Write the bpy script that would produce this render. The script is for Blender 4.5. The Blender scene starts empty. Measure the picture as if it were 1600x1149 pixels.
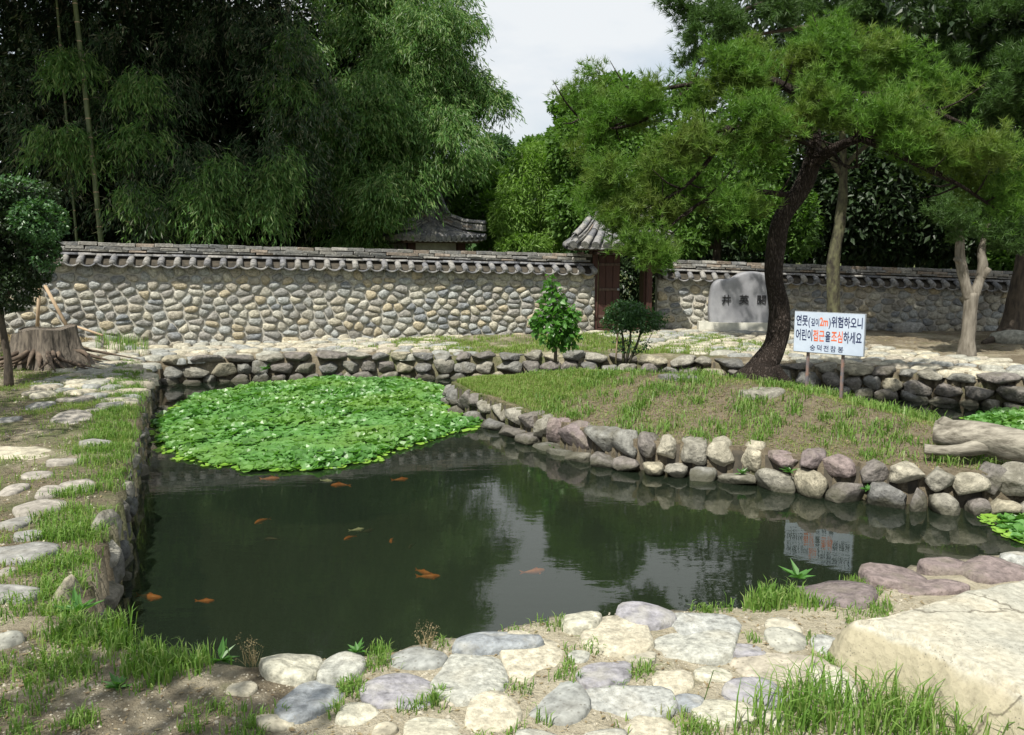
import bpy, bmesh, math, random
import numpy as np
from mathutils import Vector, Matrix, noise
from mathutils.geometry import intersect_point_line

random.seed(11)
rng = np.random.default_rng(11)
R = math.radians
sc = bpy.context.scene
COL = sc.collection

# ------------------------------------------------------------------ camera
FPX, CX, CY, CAMH, PITCH = 1300.0, 800.0, 574.5, 2.25, R(7.645)
cam = bpy.data.objects.new('camera', bpy.data.cameras.new('camera'))
COL.objects.link(cam)
cam.location = (0, 0, CAMH)
cam.rotation_euler = (R(90) - PITCH, 0, 0)
cam.data.sensor_width = 36
cam.data.lens = FPX / 1600 * 36
cam.data.clip_end = 2000
cam.data.clip_start = 0.05
sc.camera = cam

# ------------------------------------------------------------------ light
SUN_TO = Vector((-0.50, -0.87, 0)).normalized()
EL = R(57)
sun = bpy.data.lights.new('sun', 'SUN')
sun.energy = 5.0
sun.angle = R(0.53)
sun.color = (1.0, 0.95, 0.86)
so = bpy.data.objects.new('sun', sun)
COL.objects.link(so)
sd = Vector((SUN_TO.x * math.cos(EL), SUN_TO.y * math.cos(EL), math.sin(EL)))
so.rotation_euler = sd.to_track_quat('Z', 'Y').to_euler()
so.location = sd * 60

world = bpy.data.worlds.new('World')
sc.world = world
world.use_nodes = True
nt = world.node_tree
nt.nodes.clear()
N = nt.nodes.new
out = N('ShaderNodeOutputWorld'); bg = N('ShaderNodeBackground')
sky = N('ShaderNodeTexSky'); sky.sky_type = 'NISHITA'; sky.sun_disc = False
sky.sun_elevation = EL
sky.sun_rotation = math.atan2(SUN_TO.x, SUN_TO.y)
sky.dust_density = 2.0; sky.air_density = 1.2
tc = N('ShaderNodeTexCoord'); mp = N('ShaderNodeMapping'); mp.inputs['Scale'].default_value = (1.0, 1.0, 2.6)
mp.inputs['Location'].default_value = (3.1, 0.4, 0.25)
nz_ = N('ShaderNodeTexNoise'); nz_.inputs['Scale'].default_value = 1.7; nz_.inputs['Detail'].default_value = 7
nz_.inputs['Roughness'].default_value = 0.52
rp = N('ShaderNodeValToRGB'); rp.color_ramp.elements[0].position = 0.26; rp.color_ramp.elements[1].position = 0.50
rp.color_ramp.elements[0].color = (0.0, 0.0, 0.0, 1)
mx = N('ShaderNodeMixRGB'); mx.inputs[2].default_value = (6.1, 6.35, 6.55, 1)
L = nt.links.new
L(tc.outputs['Generated'], mp.inputs['Vector']); L(mp.outputs[0], nz_.inputs['Vector'])
L(nz_.outputs['Fac'], rp.inputs[0]); L(rp.outputs[0], mx.inputs[0]); L(sky.outputs[0], mx.inputs[1])
L(mx.outputs[0], bg.inputs['Color']); bg.inputs['Strength'].default_value = 0.10
L(bg.outputs[0], out.inputs[0])
sc.view_settings.view_transform = 'Standard'
sc.view_settings.look = 'None'
sc.view_settings.exposure = 0.5
sc.view_settings.gamma = 1.0
sc.view_settings.use_curve_mapping = False
sc.cycles.max_bounces = 6
sc.cycles.diffuse_bounces = 2
sc.cycles.glossy_bounces = 3
sc.cycles.transmission_bounces = 4
sc.cycles.transparent_max_bounces = 6

cP, sP = math.cos(PITCH), math.sin(PITCH)
def ray(px, py):
    dx = (px - CX) / FPX; dy = (CY - py) / FPX
    return dx, cP + dy * sP, -sP + dy * cP
def P(px, py, z):
    a, b, c = ray(px, py); t = (z - CAMH) / c
    return Vector((a * t, b * t, z))
def Q(px, py, Y):
    a, b, c = ray(px, py); t = Y / b
    return Vector((a * t, Y, CAMH + c * t))

# ------------------------------------------------------------------ helpers
def tag(o, label=None, cat=None, group=None, kind=None):
    if label: o['label'] = label
    if cat: o['category'] = cat
    if group: o['group'] = group
    if kind: o['kind'] = kind
    return o
def link(name, me, parent=None, mat=None, loc=None):
    o = bpy.data.objects.new(name, me)
    COL.objects.link(o)
    if mat is not None and me is not None and len(me.materials) == 0: me.materials.append(mat)
    if parent: o.parent = parent
    if loc is not None: o.location = loc
    return o
def empty(name, loc, rz=0, **k):
    o = bpy.data.objects.new(name, None); COL.objects.link(o)
    o.location = loc; o.rotation_euler = (0, 0, rz)
    tag(o, **k)
    return o
def local(parent, v):
    return parent.matrix_basis.inverted() @ Vector(v)
def mesh(name, verts, faces, smooth=True):
    me = bpy.data.meshes.new(name)
    me.from_pydata([tuple(v) for v in verts], [], faces)
    me.update()
    if smooth: me.polygons.foreach_set('use_smooth', [True] * len(me.polygons))
    return me
def np_mesh(name, V, F, smooth=False):
    """V (n,3), F (m,k) uniform polygons"""
    me = bpy.data.meshes.new(name)
    V = np.ascontiguousarray(V, dtype=np.float32); F = np.ascontiguousarray(F, dtype=np.int32)
    m, k = F.shape
    me.vertices.add(len(V)); me.vertices.foreach_set('co', V.ravel())
    me.loops.add(m * k); me.loops.foreach_set('vertex_index', F.ravel())
    me.polygons.add(m); me.polygons.foreach_set('loop_start', np.arange(0, m * k, k, dtype=np.int32))
    me.update(calc_edges=True)
    me.polygons.foreach_set('use_smooth', np.full(m, smooth))
    return me
def box_mesh(name, sx, sy, sz, bev=0.0, segs=1, jit=0.0):
    bm = bmesh.new(); bmesh.ops.create_cube(bm, size=1)
    for v in bm.verts: v.co = Vector((v.co.x * sx + random.uniform(-jit, jit), v.co.y * sy + random.uniform(-jit, jit), v.co.z * sz + random.uniform(-jit, jit)))
    if bev: bmesh.ops.bevel(bm, geom=list(bm.edges), offset=bev, segments=segs, affect='EDGES', clamp_overlap=True)
    me = bpy.data.meshes.new(name); bm.to_mesh(me); bm.free()
    return me
def catmull(pts, n):
    pts = [Vector(p) for p in pts]; Pp = [pts[0] * 2 - pts[1]] + pts + [pts[-1] * 2 - pts[-2]]
    res = []
    for i in range(1, len(Pp) - 2):
        for k in range(n):
            t = k / n; a, b, c, d = Pp[i - 1], Pp[i], Pp[i + 1], Pp[i + 2]
            res.append(0.5 * ((2 * b) + (c - a) * t + (2 * a - 5 * b + 4 * c - d) * t * t + (3 * b - a - 3 * c + d) * t ** 3))
    res.append(pts[-1].copy())
    return res
def tube_data(pts, radii, seg=10, n=5, rough=0.0, nscale=3.0, cap=True):
    """smooth tapered tube along control points"""
    cp = catmull(pts, n); m = len(cp)
    rr = [np.interp(i / n, range(len(radii)), radii) for i in range(m)]
    V, F = [], []
    up = Vector((0.3, 0.1, 1)).normalized()
    prev = None
    for i, p in enumerate(cp):
        t = (cp[min(i + 1, m - 1)] - cp[max(i - 1, 0)]).normalized()
        if prev is None:
            a = t.cross(Vector((0, 1, 0.2)));
            if a.length < .1: a = t.cross(Vector((1, 0, 0)))
        else: a = prev - t * prev.dot(t)
        a.normalize(); prev = a; b = t.cross(a)
        for k in range(seg):
            th = 2 * math.pi * k / seg
            d = a * math.cos(th) + b * math.sin(th)
            r = rr[i]
            if rough: r *= 1 + rough * noise.noise((p + d * r * 2.0) * nscale) * 2
            V.append(p + d * r)
    for i in range(m - 1):
        for k in range(seg):
            k2 = (k + 1) % seg
            F.append((i * seg + k, i * seg + k2, (i + 1) * seg + k2, (i + 1) * seg + k))
    if cap:
        F.append(tuple(range(seg - 1, -1, -1))); F.append(tuple((m - 1) * seg + k for k in range(seg)))
    return V, F
def merge(datas):
    V, F = [], []
    for v, f in datas:
        o = len(V); V += list(v); F += [tuple(i + o for i in q) for q in f]
    return V, F

# ------------------------------------------------------------------ materials
def newmat(name):
    m = bpy.data.materials.new(name); m.use_nodes = True
    m.node_tree.nodes.clear()
    return m, m.node_tree.nodes.new, m.node_tree.links.new
def ramp(N, stops):
    r = N('ShaderNodeValToRGB'); e = r.color_ramp.elements
    while len(e) < len(stops): e.new(0.5)
    for k, (p, c) in enumerate(stops):
        e[k].position = p; e[k].color = (*c, 1)
    return r
def stone_mat(name, tones, rough=0.85, bump=0.5, scale=18, lich=0.35, blotch=3.0, dirt=(0.16, 0.145, 0.11), island=False):
    m, N, L = newmat(name)
    o = N('ShaderNodeOutputMaterial'); b = N('ShaderNodeBsdfPrincipled'); L(b.outputs[0], o.inputs[0])
    b.inputs['Roughness'].default_value = rough; b.inputs['Specular IOR Level'].default_value = 0.25
    oi = N('ShaderNodeObjectInfo'); geo = N('ShaderNodeNewGeometry')
    st = [(i / len(tones), t) for i, t in enumerate(tones)]
    r = ramp(N, st); r.color_ramp.interpolation = 'CONSTANT'
    L(geo.outputs['Random Per Island'] if island else oi.outputs['Random'], r.inputs[0])
    n1 = N('ShaderNodeTexNoise'); n1.inputs['Scale'].default_value = scale; n1.inputs['Detail'].default_value = 6; n1.inputs['Roughness'].default_value = 0.65
    L(geo.outputs['Position'], n1.inputs['Vector'])
    n2 = N('ShaderNodeTexNoise'); n2.inputs['Scale'].default_value = blotch; n2.inputs['Detail'].default_value = 4
    L(geo.outputs['Position'], n2.inputs['Vector'])
    r1 = ramp(N, [(0.30, (0.45, 0.45, 0.44)), (0.72, (1.35, 1.35, 1.32))]); L(n1.outputs['Fac'], r1.inputs[0])
    mu = N('ShaderNodeMixRGB'); mu.blend_type = 'MULTIPLY'; mu.inputs[0].default_value = 1
    L(r.outputs[0], mu.inputs[1]); L(r1.outputs[0], mu.inputs[2])
    r2 = ramp(N, [(0.50, (0, 0, 0)), (0.68, (lich, lich, lich))]); L(n2.outputs['Fac'], r2.inputs[0])
    m2 = N('ShaderNodeMixRGB'); m2.inputs[2].default_value = (*dirt, 1)
    L(r2.outputs[0], m2.inputs[0]); L(mu.outputs[0], m2.inputs[1])
    # algae stain along the waterline
    sx = N('ShaderNodeSeparateXYZ'); L(geo.outputs['Position'], sx.inputs[0])
    za = N('ShaderNodeMath'); za.operation = 'MULTIPLY_ADD'; za.inputs[1].default_value = -0.12; L(n2.outputs['Fac'], za.inputs[0]); L(sx.outputs[2], za.inputs[2])
    wl = N('ShaderNodeMapRange'); wl.inputs['From Min'].default_value = 0.045; wl.inputs['From Max'].default_value = -0.02; wl.inputs['To Max'].default_value = 0.8; L(za.outputs[0], wl.inputs['Value'])
    m4 = N('ShaderNodeMixRGB'); m4.inputs[2].default_value = (0.05, 0.05, 0.032, 1); L(wl.outputs[0], m4.inputs[0]); L(m2.outputs[0], m4.inputs[1])
    # dark lichen specks in patches
    vs = N('ShaderNodeTexVoronoi'); vs.inputs['Scale'].default_value = scale * 2.6; L(geo.outputs['Position'], vs.inputs['Vector'])
    rs = ramp(N, [(0.14, (1, 1, 1)), (0.26, (0, 0, 0))]); L(vs.outputs['Distance'], rs.inputs[0])
    ms = N('ShaderNodeMath'); ms.operation = 'MULTIPLY'; L(rs.outputs[0], ms.inputs[0]); L(n1.outputs['Fac'], ms.inputs[1])
    m5 = N('ShaderNodeMixRGB'); m5.inputs[2].default_value = (dirt[0] * .5, dirt[1] * .5, dirt[2] * .5, 1); L(ms.outputs[0], m5.inputs[0]); L(m4.outputs[0], m5.inputs[1])
    L(m5.outputs[0], b.inputs['Base Color'])
    # pitted, veined relief
    v = N('ShaderNodeTexVoronoi'); v.inputs['Scale'].default_value = scale * 1.7; L(geo.outputs['Position'], v.inputs['Vector'])
    ad = N('ShaderNodeMath'); ad.operation = 'MULTIPLY_ADD'; ad.inputs[1].default_value = 0.35
    L(v.outputs['Distance'], ad.inputs[0]); L(n1.outputs['Fac'], ad.inputs[2])
    bp = N('ShaderNodeBump'); bp.inputs['Strength'].default_value = bump; bp.inputs['Distance'].default_value = 0.03
    L(ad.outputs[0], bp.inputs['Height']); L(bp.outputs[0], b.inputs['Normal'])
    return m
def simple_mat(name, c1, c2, scale=10, rough=0.8, bump=0.3, dist=0.02, stretch=(1, 1, 1), spec=0.3, coord='Position', detail=5, lo=0.35, hi=0.65):
    m, N, L = newmat(name)
    o = N('ShaderNodeOutputMaterial'); b = N('ShaderNodeBsdfPrincipled'); L(b.outputs[0], o.inputs[0])
    b.inputs['Roughness'].default_value = rough; b.inputs['Specular IOR Level'].default_value = spec
    if coord == 'Position':
        g = N('ShaderNodeNewGeometry'); src = g.outputs['Position']
    else:
        g = N('ShaderNodeTexCoord'); src = g.outputs['Object']
    mp = N('ShaderNodeMapping'); mp.inputs['Scale'].default_value = stretch; L(src, mp.inputs[0])
    n = N('ShaderNodeTexNoise'); n.inputs['Scale'].default_value = scale; n.inputs['Detail'].default_value = detail; n.inputs['Roughness'].default_value = 0.6
    L(mp.outputs[0], n.inputs['Vector'])
    r = ramp(N, [(lo, c1), (hi, c2)]); L(n.outputs['Fac'], r.inputs[0]); L(r.outputs[0], b.inputs['Base Color'])
    if bump:
        bp = N('ShaderNodeBump'); bp.inputs['Strength'].default_value = bump; bp.inputs['Distance'].default_value = dist
        L(n.outputs['Fac'], bp.inputs['Height']); L(bp.outputs[0], b.inputs['Normal'])
    return m
def leaf_mat(name, cols, rough=0.45, trans=0.35, spec=0.4, patch=None, pscale=0.9):
    """per-leaf colour by island; patch mixes in a second colour by place (dry or young foliage)"""
    m, N, L = newmat(name)
    o = N('ShaderNodeOutputMaterial'); b = N('ShaderNodeBsdfPrincipled')
    g = N('ShaderNodeNewGeometry')
    r = ramp(N, [(i / max(1, len(cols) - 1), c) for i, c in enumerate(cols)]); L(g.outputs['Random Per Island'], r.inputs[0])
    src = r.outputs[0]
    if patch:
        n = N('ShaderNodeTexNoise'); n.inputs['Scale'].default_value = pscale; n.inputs['Detail'].default_value = 3; L(g.outputs['Position'], n.inputs['Vector'])
        rr = ramp(N, [(0.45, (0, 0, 0)), (0.65, (0.8, 0.8, 0.8))]); L(n.outputs['Fac'], rr.inputs[0])
        mm = N('ShaderNodeMixRGB'); mm.inputs[2].default_value = (*patch, 1); L(rr.outputs[0], mm.inputs[0]); L(src, mm.inputs[1]); src = mm.outputs[0]
    L(src, b.inputs['Base Color'])
    b.inputs['Roughness'].default_value = rough; b.inputs['Specular IOR Level'].default_value = spec
    t = N('ShaderNodeBsdfTranslucent'); mu = N('ShaderNodeMixRGB'); mu.blend_type = 'MULTIPLY'; mu.inputs[0].default_value = 1; mu.inputs[2].default_value = (1.3, 1.5, 0.6, 1)
    L(src, mu.inputs[1]); L(mu.outputs[0], t.inputs['Color'])
    mx = N('ShaderNodeMixShader'); mx.inputs[0].default_value = trans
    L(b.outputs[0], mx.inputs[1]); L(t.outputs[0], mx.inputs[2]); L(mx.outputs[0], o.inputs[0])
    return m

M = {}
WT = [(0.40, 0.39, 0.34), (0.30, 0.31, 0.30), (0.46, 0.435, 0.355), (0.22, 0.235, 0.25), (0.36, 0.335, 0.28), (0.43, 0.42, 0.37), (0.31, 0.30, 0.28), (0.42, 0.37, 0.27), (0.34, 0.355, 0.35), (0.25, 0.25, 0.24)]
M['wallstone'] = stone_mat('wall_rubble', WT, bump=0.8, scale=18, lich=0.45, blotch=2.2)
M['wallstone_joined'] = stone_mat('wall_rubble_small', WT, bump=0.8, scale=18, lich=0.45, blotch=2.2, island=True)
M['pondstone'] = stone_mat('pond_boulder', [(0.25, 0.24, 0.205), (0.16, 0.16, 0.155), (0.32, 0.295, 0.225), (0.155, 0.145, 0.135), (0.20, 0.20, 0.185), (0.175, 0.16, 0.15), (0.27, 0.26, 0.225)], bump=0.9, scale=15, lich=0.75, blotch=5, dirt=(0.10, 0.095, 0.07))
M['palestone'] = stone_mat('bank_pale', [(0.43, 0.42, 0.345), (0.36, 0.365, 0.33), (0.44, 0.41, 0.325), (0.34, 0.35, 0.335)], bump=0.45, scale=26, lich=0.35, dirt=(0.36, 0.32, 0.23))
M['bluestone'] = stone_mat('bank_blue', [(0.25, 0.27, 0.29), (0.27, 0.265, 0.29)], bump=0.5, scale=20, lich=0.5, blotch=9, dirt=(0.36, 0.35, 0.30))
M['purplestone'] = stone_mat('bank_purple', [(0.185, 0.155, 0.155), (0.215, 0.175, 0.17)], bump=0.8, scale=18, lich=0.6, blotch=6)
M['darkpond'] = stone_mat('shade_toned_boulder', [(0.13, 0.13, 0.12), (0.09, 0.095, 0.095), (0.16, 0.15, 0.125), (0.11, 0.105, 0.10)], bump=0.9, scale=15, lich=0.8, blotch=5, dirt=(0.055, 0.06, 0.035))  # darker copy of the pond boulder, the left bank's shade put into its tones
M['palepond'] = stone_mat('pale_boulder', [(0.36, 0.335, 0.26), (0.33, 0.31, 0.25)], bump=0.9, scale=15, lich=0.6, blotch=5, dirt=(0.17, 0.16, 0.12))
M['flag'] = stone_mat('flagstone', [(0.40, 0.38, 0.31), (0.33, 0.33, 0.29), (0.44, 0.41, 0.32), (0.27, 0.28, 0.27), (0.36, 0.33, 0.27)], bump=0.4, scale=14, lich=0.3)
M['darkflag'] = stone_mat('flag_grey', [(0.25, 0.25, 0.24), (0.30, 0.28, 0.25)], bump=0.4, scale=14, lich=0.4)
M['mortar'] = simple_mat('mortar', (0.30, 0.29, 0.25), (0.42, 0.405, 0.36), 9, 0.95, 0.6, 0.02)
M['core'] = simple_mat('earth_core', (0.03, 0.028, 0.022), (0.07, 0.06, 0.045), 9, 0.95, 0.6)
M['tile'] = stone_mat('fired_tile', [(0.16, 0.165, 0.18), (0.21, 0.21, 0.215), (0.13, 0.135, 0.15), (0.25, 0.245, 0.235), (0.18, 0.18, 0.19)], rough=0.7, bump=0.25, scale=22, lich=0.7, blotch=7, dirt=(0.30, 0.29, 0.26))
M['slab'] = stone_mat('ridge_slab', [(0.22, 0.22, 0.215), (0.27, 0.265, 0.25), (0.17, 0.175, 0.18), (0.24, 0.20, 0.165), (0.30, 0.29, 0.27), (0.19, 0.19, 0.19)], rough=0.8, bump=0.35, scale=22, lich=0.5, blotch=7, dirt=(0.27, 0.26, 0.23))
M['redwood'] = simple_mat('red_painted_wood', (0.036, 0.017, 0.013), (0.062, 0.027, 0.020), 6, 0.7, 0.3, 0.004, (8, 8, 0.7))
M['darkwood'] = simple_mat('dark_wood', (0.05, 0.035, 0.028), (0.09, 0.06, 0.045), 6, 0.8, 0.3, 0.004, (6, 6, 0.7))
M['palewood'] = simple_mat('bare_pole', (0.30, 0.22, 0.14), (0.44, 0.34, 0.23), 12, 0.8, 0.3, 0.004, (1, 1, 0.3))
M['drift'] = simple_mat('weathered_wood', (0.10, 0.09, 0.07), (0.30, 0.28, 0.23), 4.5, 0.8, 0.9, 0.02, (0.8, 3.5, 5), detail=8)
M['stump'] = simple_mat('stump_wood', (0.05, 0.043, 0.036), (0.17, 0.145, 0.115), 9, 0.9, 0.9, 0.03, (2.5, 2.5, 0.4))
M['roots'] = simple_mat('root_wood', (0.06, 0.045, 0.034), (0.15, 0.115, 0.085), 9, 0.9, 0.6, 0.02)
M['granite'] = simple_mat('dressed_granite', (0.42, 0.42, 0.36), (0.58, 0.57, 0.50), 7, 0.8, 0.15, 0.01, detail=10)
M['stele'] = simple_mat('grey_monument', (0.17, 0.175, 0.19), (0.28, 0.285, 0.30), 3.0, 0.6, 0.25, 0.03, (1, 1, 0.7), detail=9)
M['carve'] = simple_mat('carved_black', (0.015, 0.015, 0.017), (0.02, 0.02, 0.022), 10, 0.9, 0)
M['signwhite'] = simple_mat('sign_paint', (0.40, 0.47, 0.57), (0.48, 0.55, 0.65), 4, 0.5, 0.0)
M['signedge'] = simple_mat('sign_frame', (0.16, 0.18, 0.2), (0.3, 0.32, 0.34), 14, 0.6, 0.1, 0.003)
M['ink'] = simple_mat('sign_ink', (0.014, 0.022, 0.07), (0.02, 0.03, 0.09), 10, 0.6, 0)
M['red'] = simple_mat('sign_red', (0.58, 0.11, 0.03), (0.66, 0.15, 0.05), 10, 0.6, 0)
M['post'] = simple_mat('rusty_post', (0.10, 0.11, 0.13), (0.24, 0.14, 0.10), 9, 0.7, 0.2, 0.003)
M['bamboo'] = leaf_mat('bamboo_leaf', [(0.045, 0.115, 0.025), (0.075, 0.17, 0.036), (0.11, 0.21, 0.05), (0.18, 0.24, 0.09)], 0.45, 0.34, 0.35)
M['bamboomid'] = leaf_mat('shade_toned_bamboo', [(0.010, 0.027, 0.009), (0.02, 0.05, 0.015), (0.04, 0.085, 0.026), (0.15, 0.15, 0.10)], 0.45, 0.2, 0.35)  # darker copy of the bamboo leaf, grove shade put into the colour
M['bamboodark'] = leaf_mat('bamboo_shade', [(0.006, 0.013, 0.006), (0.009, 0.02, 0.008), (0.012, 0.026, 0.010), (0.04, 0.04, 0.028)], 0.7, 0.1, 0.08)  # darkest leaf copy: the gloom inside the grove is painted into it
M['yellowbamboo'] = leaf_mat('young_bamboo', [(0.09, 0.17, 0.03), (0.14, 0.25, 0.045), (0.18, 0.29, 0.07)], 0.5, 0.4, 0.3)
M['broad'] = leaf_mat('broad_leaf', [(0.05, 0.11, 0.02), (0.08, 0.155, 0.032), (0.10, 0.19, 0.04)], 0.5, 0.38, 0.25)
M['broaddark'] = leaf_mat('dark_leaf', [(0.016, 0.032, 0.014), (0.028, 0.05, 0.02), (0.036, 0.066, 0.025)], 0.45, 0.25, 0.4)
M['farleaf'] = leaf_mat('far_leaf', [(0.04, 0.085, 0.03), (0.06, 0.12, 0.04)], 0.6, 0.3, 0.2)
M['pine'] = leaf_mat('pine_needle', [(0.06, 0.14, 0.022), (0.09, 0.185, 0.03), (0.12, 0.22, 0.04)], 0.5, 0.35, 0.2, patch=(0.13, 0.17, 0.04), pscale=1.3)
M['pinedark'] = leaf_mat('old_needle', [(0.035, 0.08, 0.02), (0.055, 0.11, 0.026), (0.065, 0.125, 0.03)], 0.5, 0.25, 0.3)
M['sapling'] = leaf_mat('sapling_leaf', [(0.05, 0.14, 0.025), (0.08, 0.21, 0.035), (0.10, 0.25, 0.045)], 0.35, 0.4, 0.5)
M['shrub'] = leaf_mat('shrub_leaf', [(0.03, 0.08, 0.028), (0.05, 0.12, 0.04), (0.07, 0.15, 0.05)], 0.4, 0.3, 0.45)
M['lily'] = leaf_mat('pond_leaf', [(0.05, 0.15, 0.025), (0.08, 0.215, 0.04), (0.11, 0.27, 0.055), (0.16, 0.33, 0.11)], 0.40, 0.35, 0.6, patch=(0.15, 0.28, 0.05), pscale=0.8)
M['lilyflat'] = leaf_mat('pond_pad', [(0.14, 0.29, 0.03), (0.20, 0.34, 0.05), (0.12, 0.25, 0.03)], 0.35, 0.15, 0.4)
M['grass'] = leaf_mat('grass_blade', [(0.13, 0.23, 0.04), (0.18, 0.28, 0.06), (0.22, 0.30, 0.08), (0.30, 0.29, 0.14)], 0.5, 0.4, 0.3)
M['lush'] = leaf_mat('lush_blade', [(0.08, 0.17, 0.03), (0.13, 0.24, 0.045), (0.18, 0.29, 0.07), (0.22, 0.27, 0.10)], 0.45, 0.4, 0.3)
M['straw'] = leaf_mat('dry_blade', [(0.22, 0.17, 0.10), (0.30, 0.25, 0.15), (0.17, 0.12, 0.07)], 0.7, 0.2, 0.2)
M['weed'] = leaf_mat('weed_leaf', [(0.06, 0.16, 0.035), (0.09, 0.22, 0.05)], 0.4, 0.35, 0.4)
M['culm'] = simple_mat('bamboo_culm', (0.06, 0.085, 0.03), (0.12, 0.145, 0.06), 3, 0.45, 0.05)
M['koi'] = simple_mat('orange_scales', (0.55, 0.12, 0.02), (0.75, 0.22, 0.05), 30, 0.4, 0)
M['koiwhite'] = simple_mat('white_scales', (0.62, 0.55, 0.45), (0.75, 0.72, 0.62), 30, 0.4, 0)
M['koidark'] = simple_mat('dark_scales', (0.03, 0.018, 0.012), (0.07, 0.03, 0.02), 30, 0.4, 0)
M['moss'] = simple_mat('mossy_bark', (0.028, 0.024, 0.02), (0.11, 0.11, 0.06), 11, 0.95, 0.8, 0.03, (1, 1, 0.5))
M['palebark'] = simple_mat('pale_bark', (0.10, 0.088, 0.068), (0.22, 0.20, 0.165), 7, 0.9, 0.5, 0.02, (2.5, 2.5, 0.6))
M['darkbark'] = simple_mat('dark_bark', (0.04, 0.033, 0.027), (0.10, 0.08, 0.06), 8, 0.9, 0.8, 0.03, (2, 2, 0.5))
M['gravel'] = stone_mat('pebble', [(0.40, 0.37, 0.30)], scale=40)

def bark_mat():
    m, N, L = newmat('pine_bark')
    o = N('ShaderNodeOutputMaterial'); b = N('ShaderNodeBsdfPrincipled'); L(b.outputs[0], o.inputs[0])
    b.inputs['Roughness'].default_value = 0.9; b.inputs['Specular IOR Level'].default_value = 0.15
    g = N('ShaderNodeNewGeometry'); mp = N('ShaderNodeMapping'); mp.inputs['Scale'].default_value = (1.6, 1.6, 0.42); L(g.outputs['Position'], mp.inputs[0])
    nn = N('ShaderNodeTexNoise'); nn.inputs['Scale'].default_value = 6; nn.inputs['Detail'].default_value = 4; L(mp.outputs[0], nn.inputs['Vector'])
    mv = N('ShaderNodeMixRGB'); mv.inputs[0].default_value = 0.30; L(mp.outputs[0], mv.inputs[1]); L(nn.outputs['Color'], mv.inputs[2])
    v = N('ShaderNodeTexVoronoi'); v.feature = 'DISTANCE_TO_EDGE'; v.inputs['Scale'].default_value = 24; L(mv.outputs[0], v.inputs['Vector'])
    r = ramp(N, [(0.0, (0.018, 0.013, 0.010)), (0.12, (0.03, 0.024, 0.02)), (0.35, (0.075, 0.06, 0.052)), (0.7, (0.17, 0.145, 0.13))]); L(v.outputs['Distance'], r.inputs[0])
    L(r.outputs[0], b.inputs['Base Color'])
    bp = N('ShaderNodeBump'); bp.inputs['Strength'].default_value = 1.0; bp.inputs['Distance'].default_value = 0.05; L(v.outputs['Distance'], bp.inputs['Height']); L(bp.outputs[0], b.inputs['Normal'])
    return m
M['pinebark'] = bark_mat()

def ground_mat():
    m, N, L = newmat('bank_soil')
    o = N('ShaderNodeOutputMaterial'); b = N('ShaderNodeBsdfPrincipled'); L(b.outputs[0], o.inputs[0])
    b.inputs['Roughness'].default_value = 0.95; b.inputs['Specular IOR Level'].default_value = 0.15
    g = N('ShaderNodeNewGeometry')
    def no(s, d=5, r=0.6):
        n = N('ShaderNodeTexNoise'); n.inputs['Scale'].default_value = s; n.inputs['Detail'].default_value = d; n.inputs['Roughness'].default_value = r
        L(g.outputs['Position'], n.inputs['Vector']); return n
    a = no(1.1); c = no(14, 8, 0.7); e = no(60, 4)
    at = N('ShaderNodeAttribute'); at.attribute_name = 'soil'       # r: pale sand, g: moss and grass roots
    sep = N('ShaderNodeSeparateColor'); L(at.outputs['Color'], sep.inputs[0])
    brown = ramp(N, [(0.3, (0.10, 0.082, 0.055)), (0.7, (0.24, 0.205, 0.145))]); L(c.outputs['Fac'], brown.inputs[0])
    sand = ramp(N, [(0.3, (0.31, 0.275, 0.195)), (0.7, (0.52, 0.475, 0.36))]); L(c.outputs['Fac'], sand.inputs[0])
    green = ramp(N, [(0.3, (0.06, 0.085, 0.028)), (0.7, (0.14, 0.16, 0.065))]); L(c.outputs['Fac'], green.inputs[0])
    def thr(fac, nn, w=0.25):
        s = N('ShaderNodeMath'); s.operation = 'ADD'; L(fac, s.inputs[0]); L(nn.outputs['Fac'], s.inputs[1])
        r = ramp(N, [(0.0, (0, 0, 0)), (1.0, (1, 1, 1))])
        mr = N('ShaderNodeMapRange'); mr.inputs['From Min'].default_value = 0.9; mr.inputs['From Max'].default_value = 0.9 + w
        L(s.outputs[0], mr.inputs['Value']); return mr.outputs[0]
    m1 = N('ShaderNodeMixRGB'); L(thr(sep.outputs[0], a), m1.inputs[0]); L(brown.outputs[0], m1.inputs[1]); L(sand.outputs[0], m1.inputs[2])
    m2 = N('ShaderNodeMixRGB'); L(thr(sep.outputs[1], no(2.3)), m2.inputs[0]); L(m1.outputs[0], m2.inputs[1]); L(green.outputs[0], m2.inputs[2])
    m3 = N('ShaderNodeMixRGB'); m3.inputs[2].default_value = (0.022, 0.024, 0.015, 1); L(sep.outputs[2], m3.inputs[0]); L(m2.outputs[0], m3.inputs[1])
    L(m3.outputs[0], b.inputs['Base Color'])
    ad = N('ShaderNodeMath'); ad.operation = 'MULTIPLY_ADD'; ad.inputs[1].default_value = 0.4; L(e.outputs['Fac'], ad.inputs[0]); L(c.outputs['Fac'], ad.inputs[2])
    bp = N('ShaderNodeBump'); bp.inputs['Strength'].default_value = 1.0; bp.inputs['Distance'].default_value = 0.06
    L(ad.outputs[0], bp.inputs['Height']); L(bp.outputs[0], b.inputs['Normal'])
    return m
M['ground'] = ground_mat()

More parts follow.
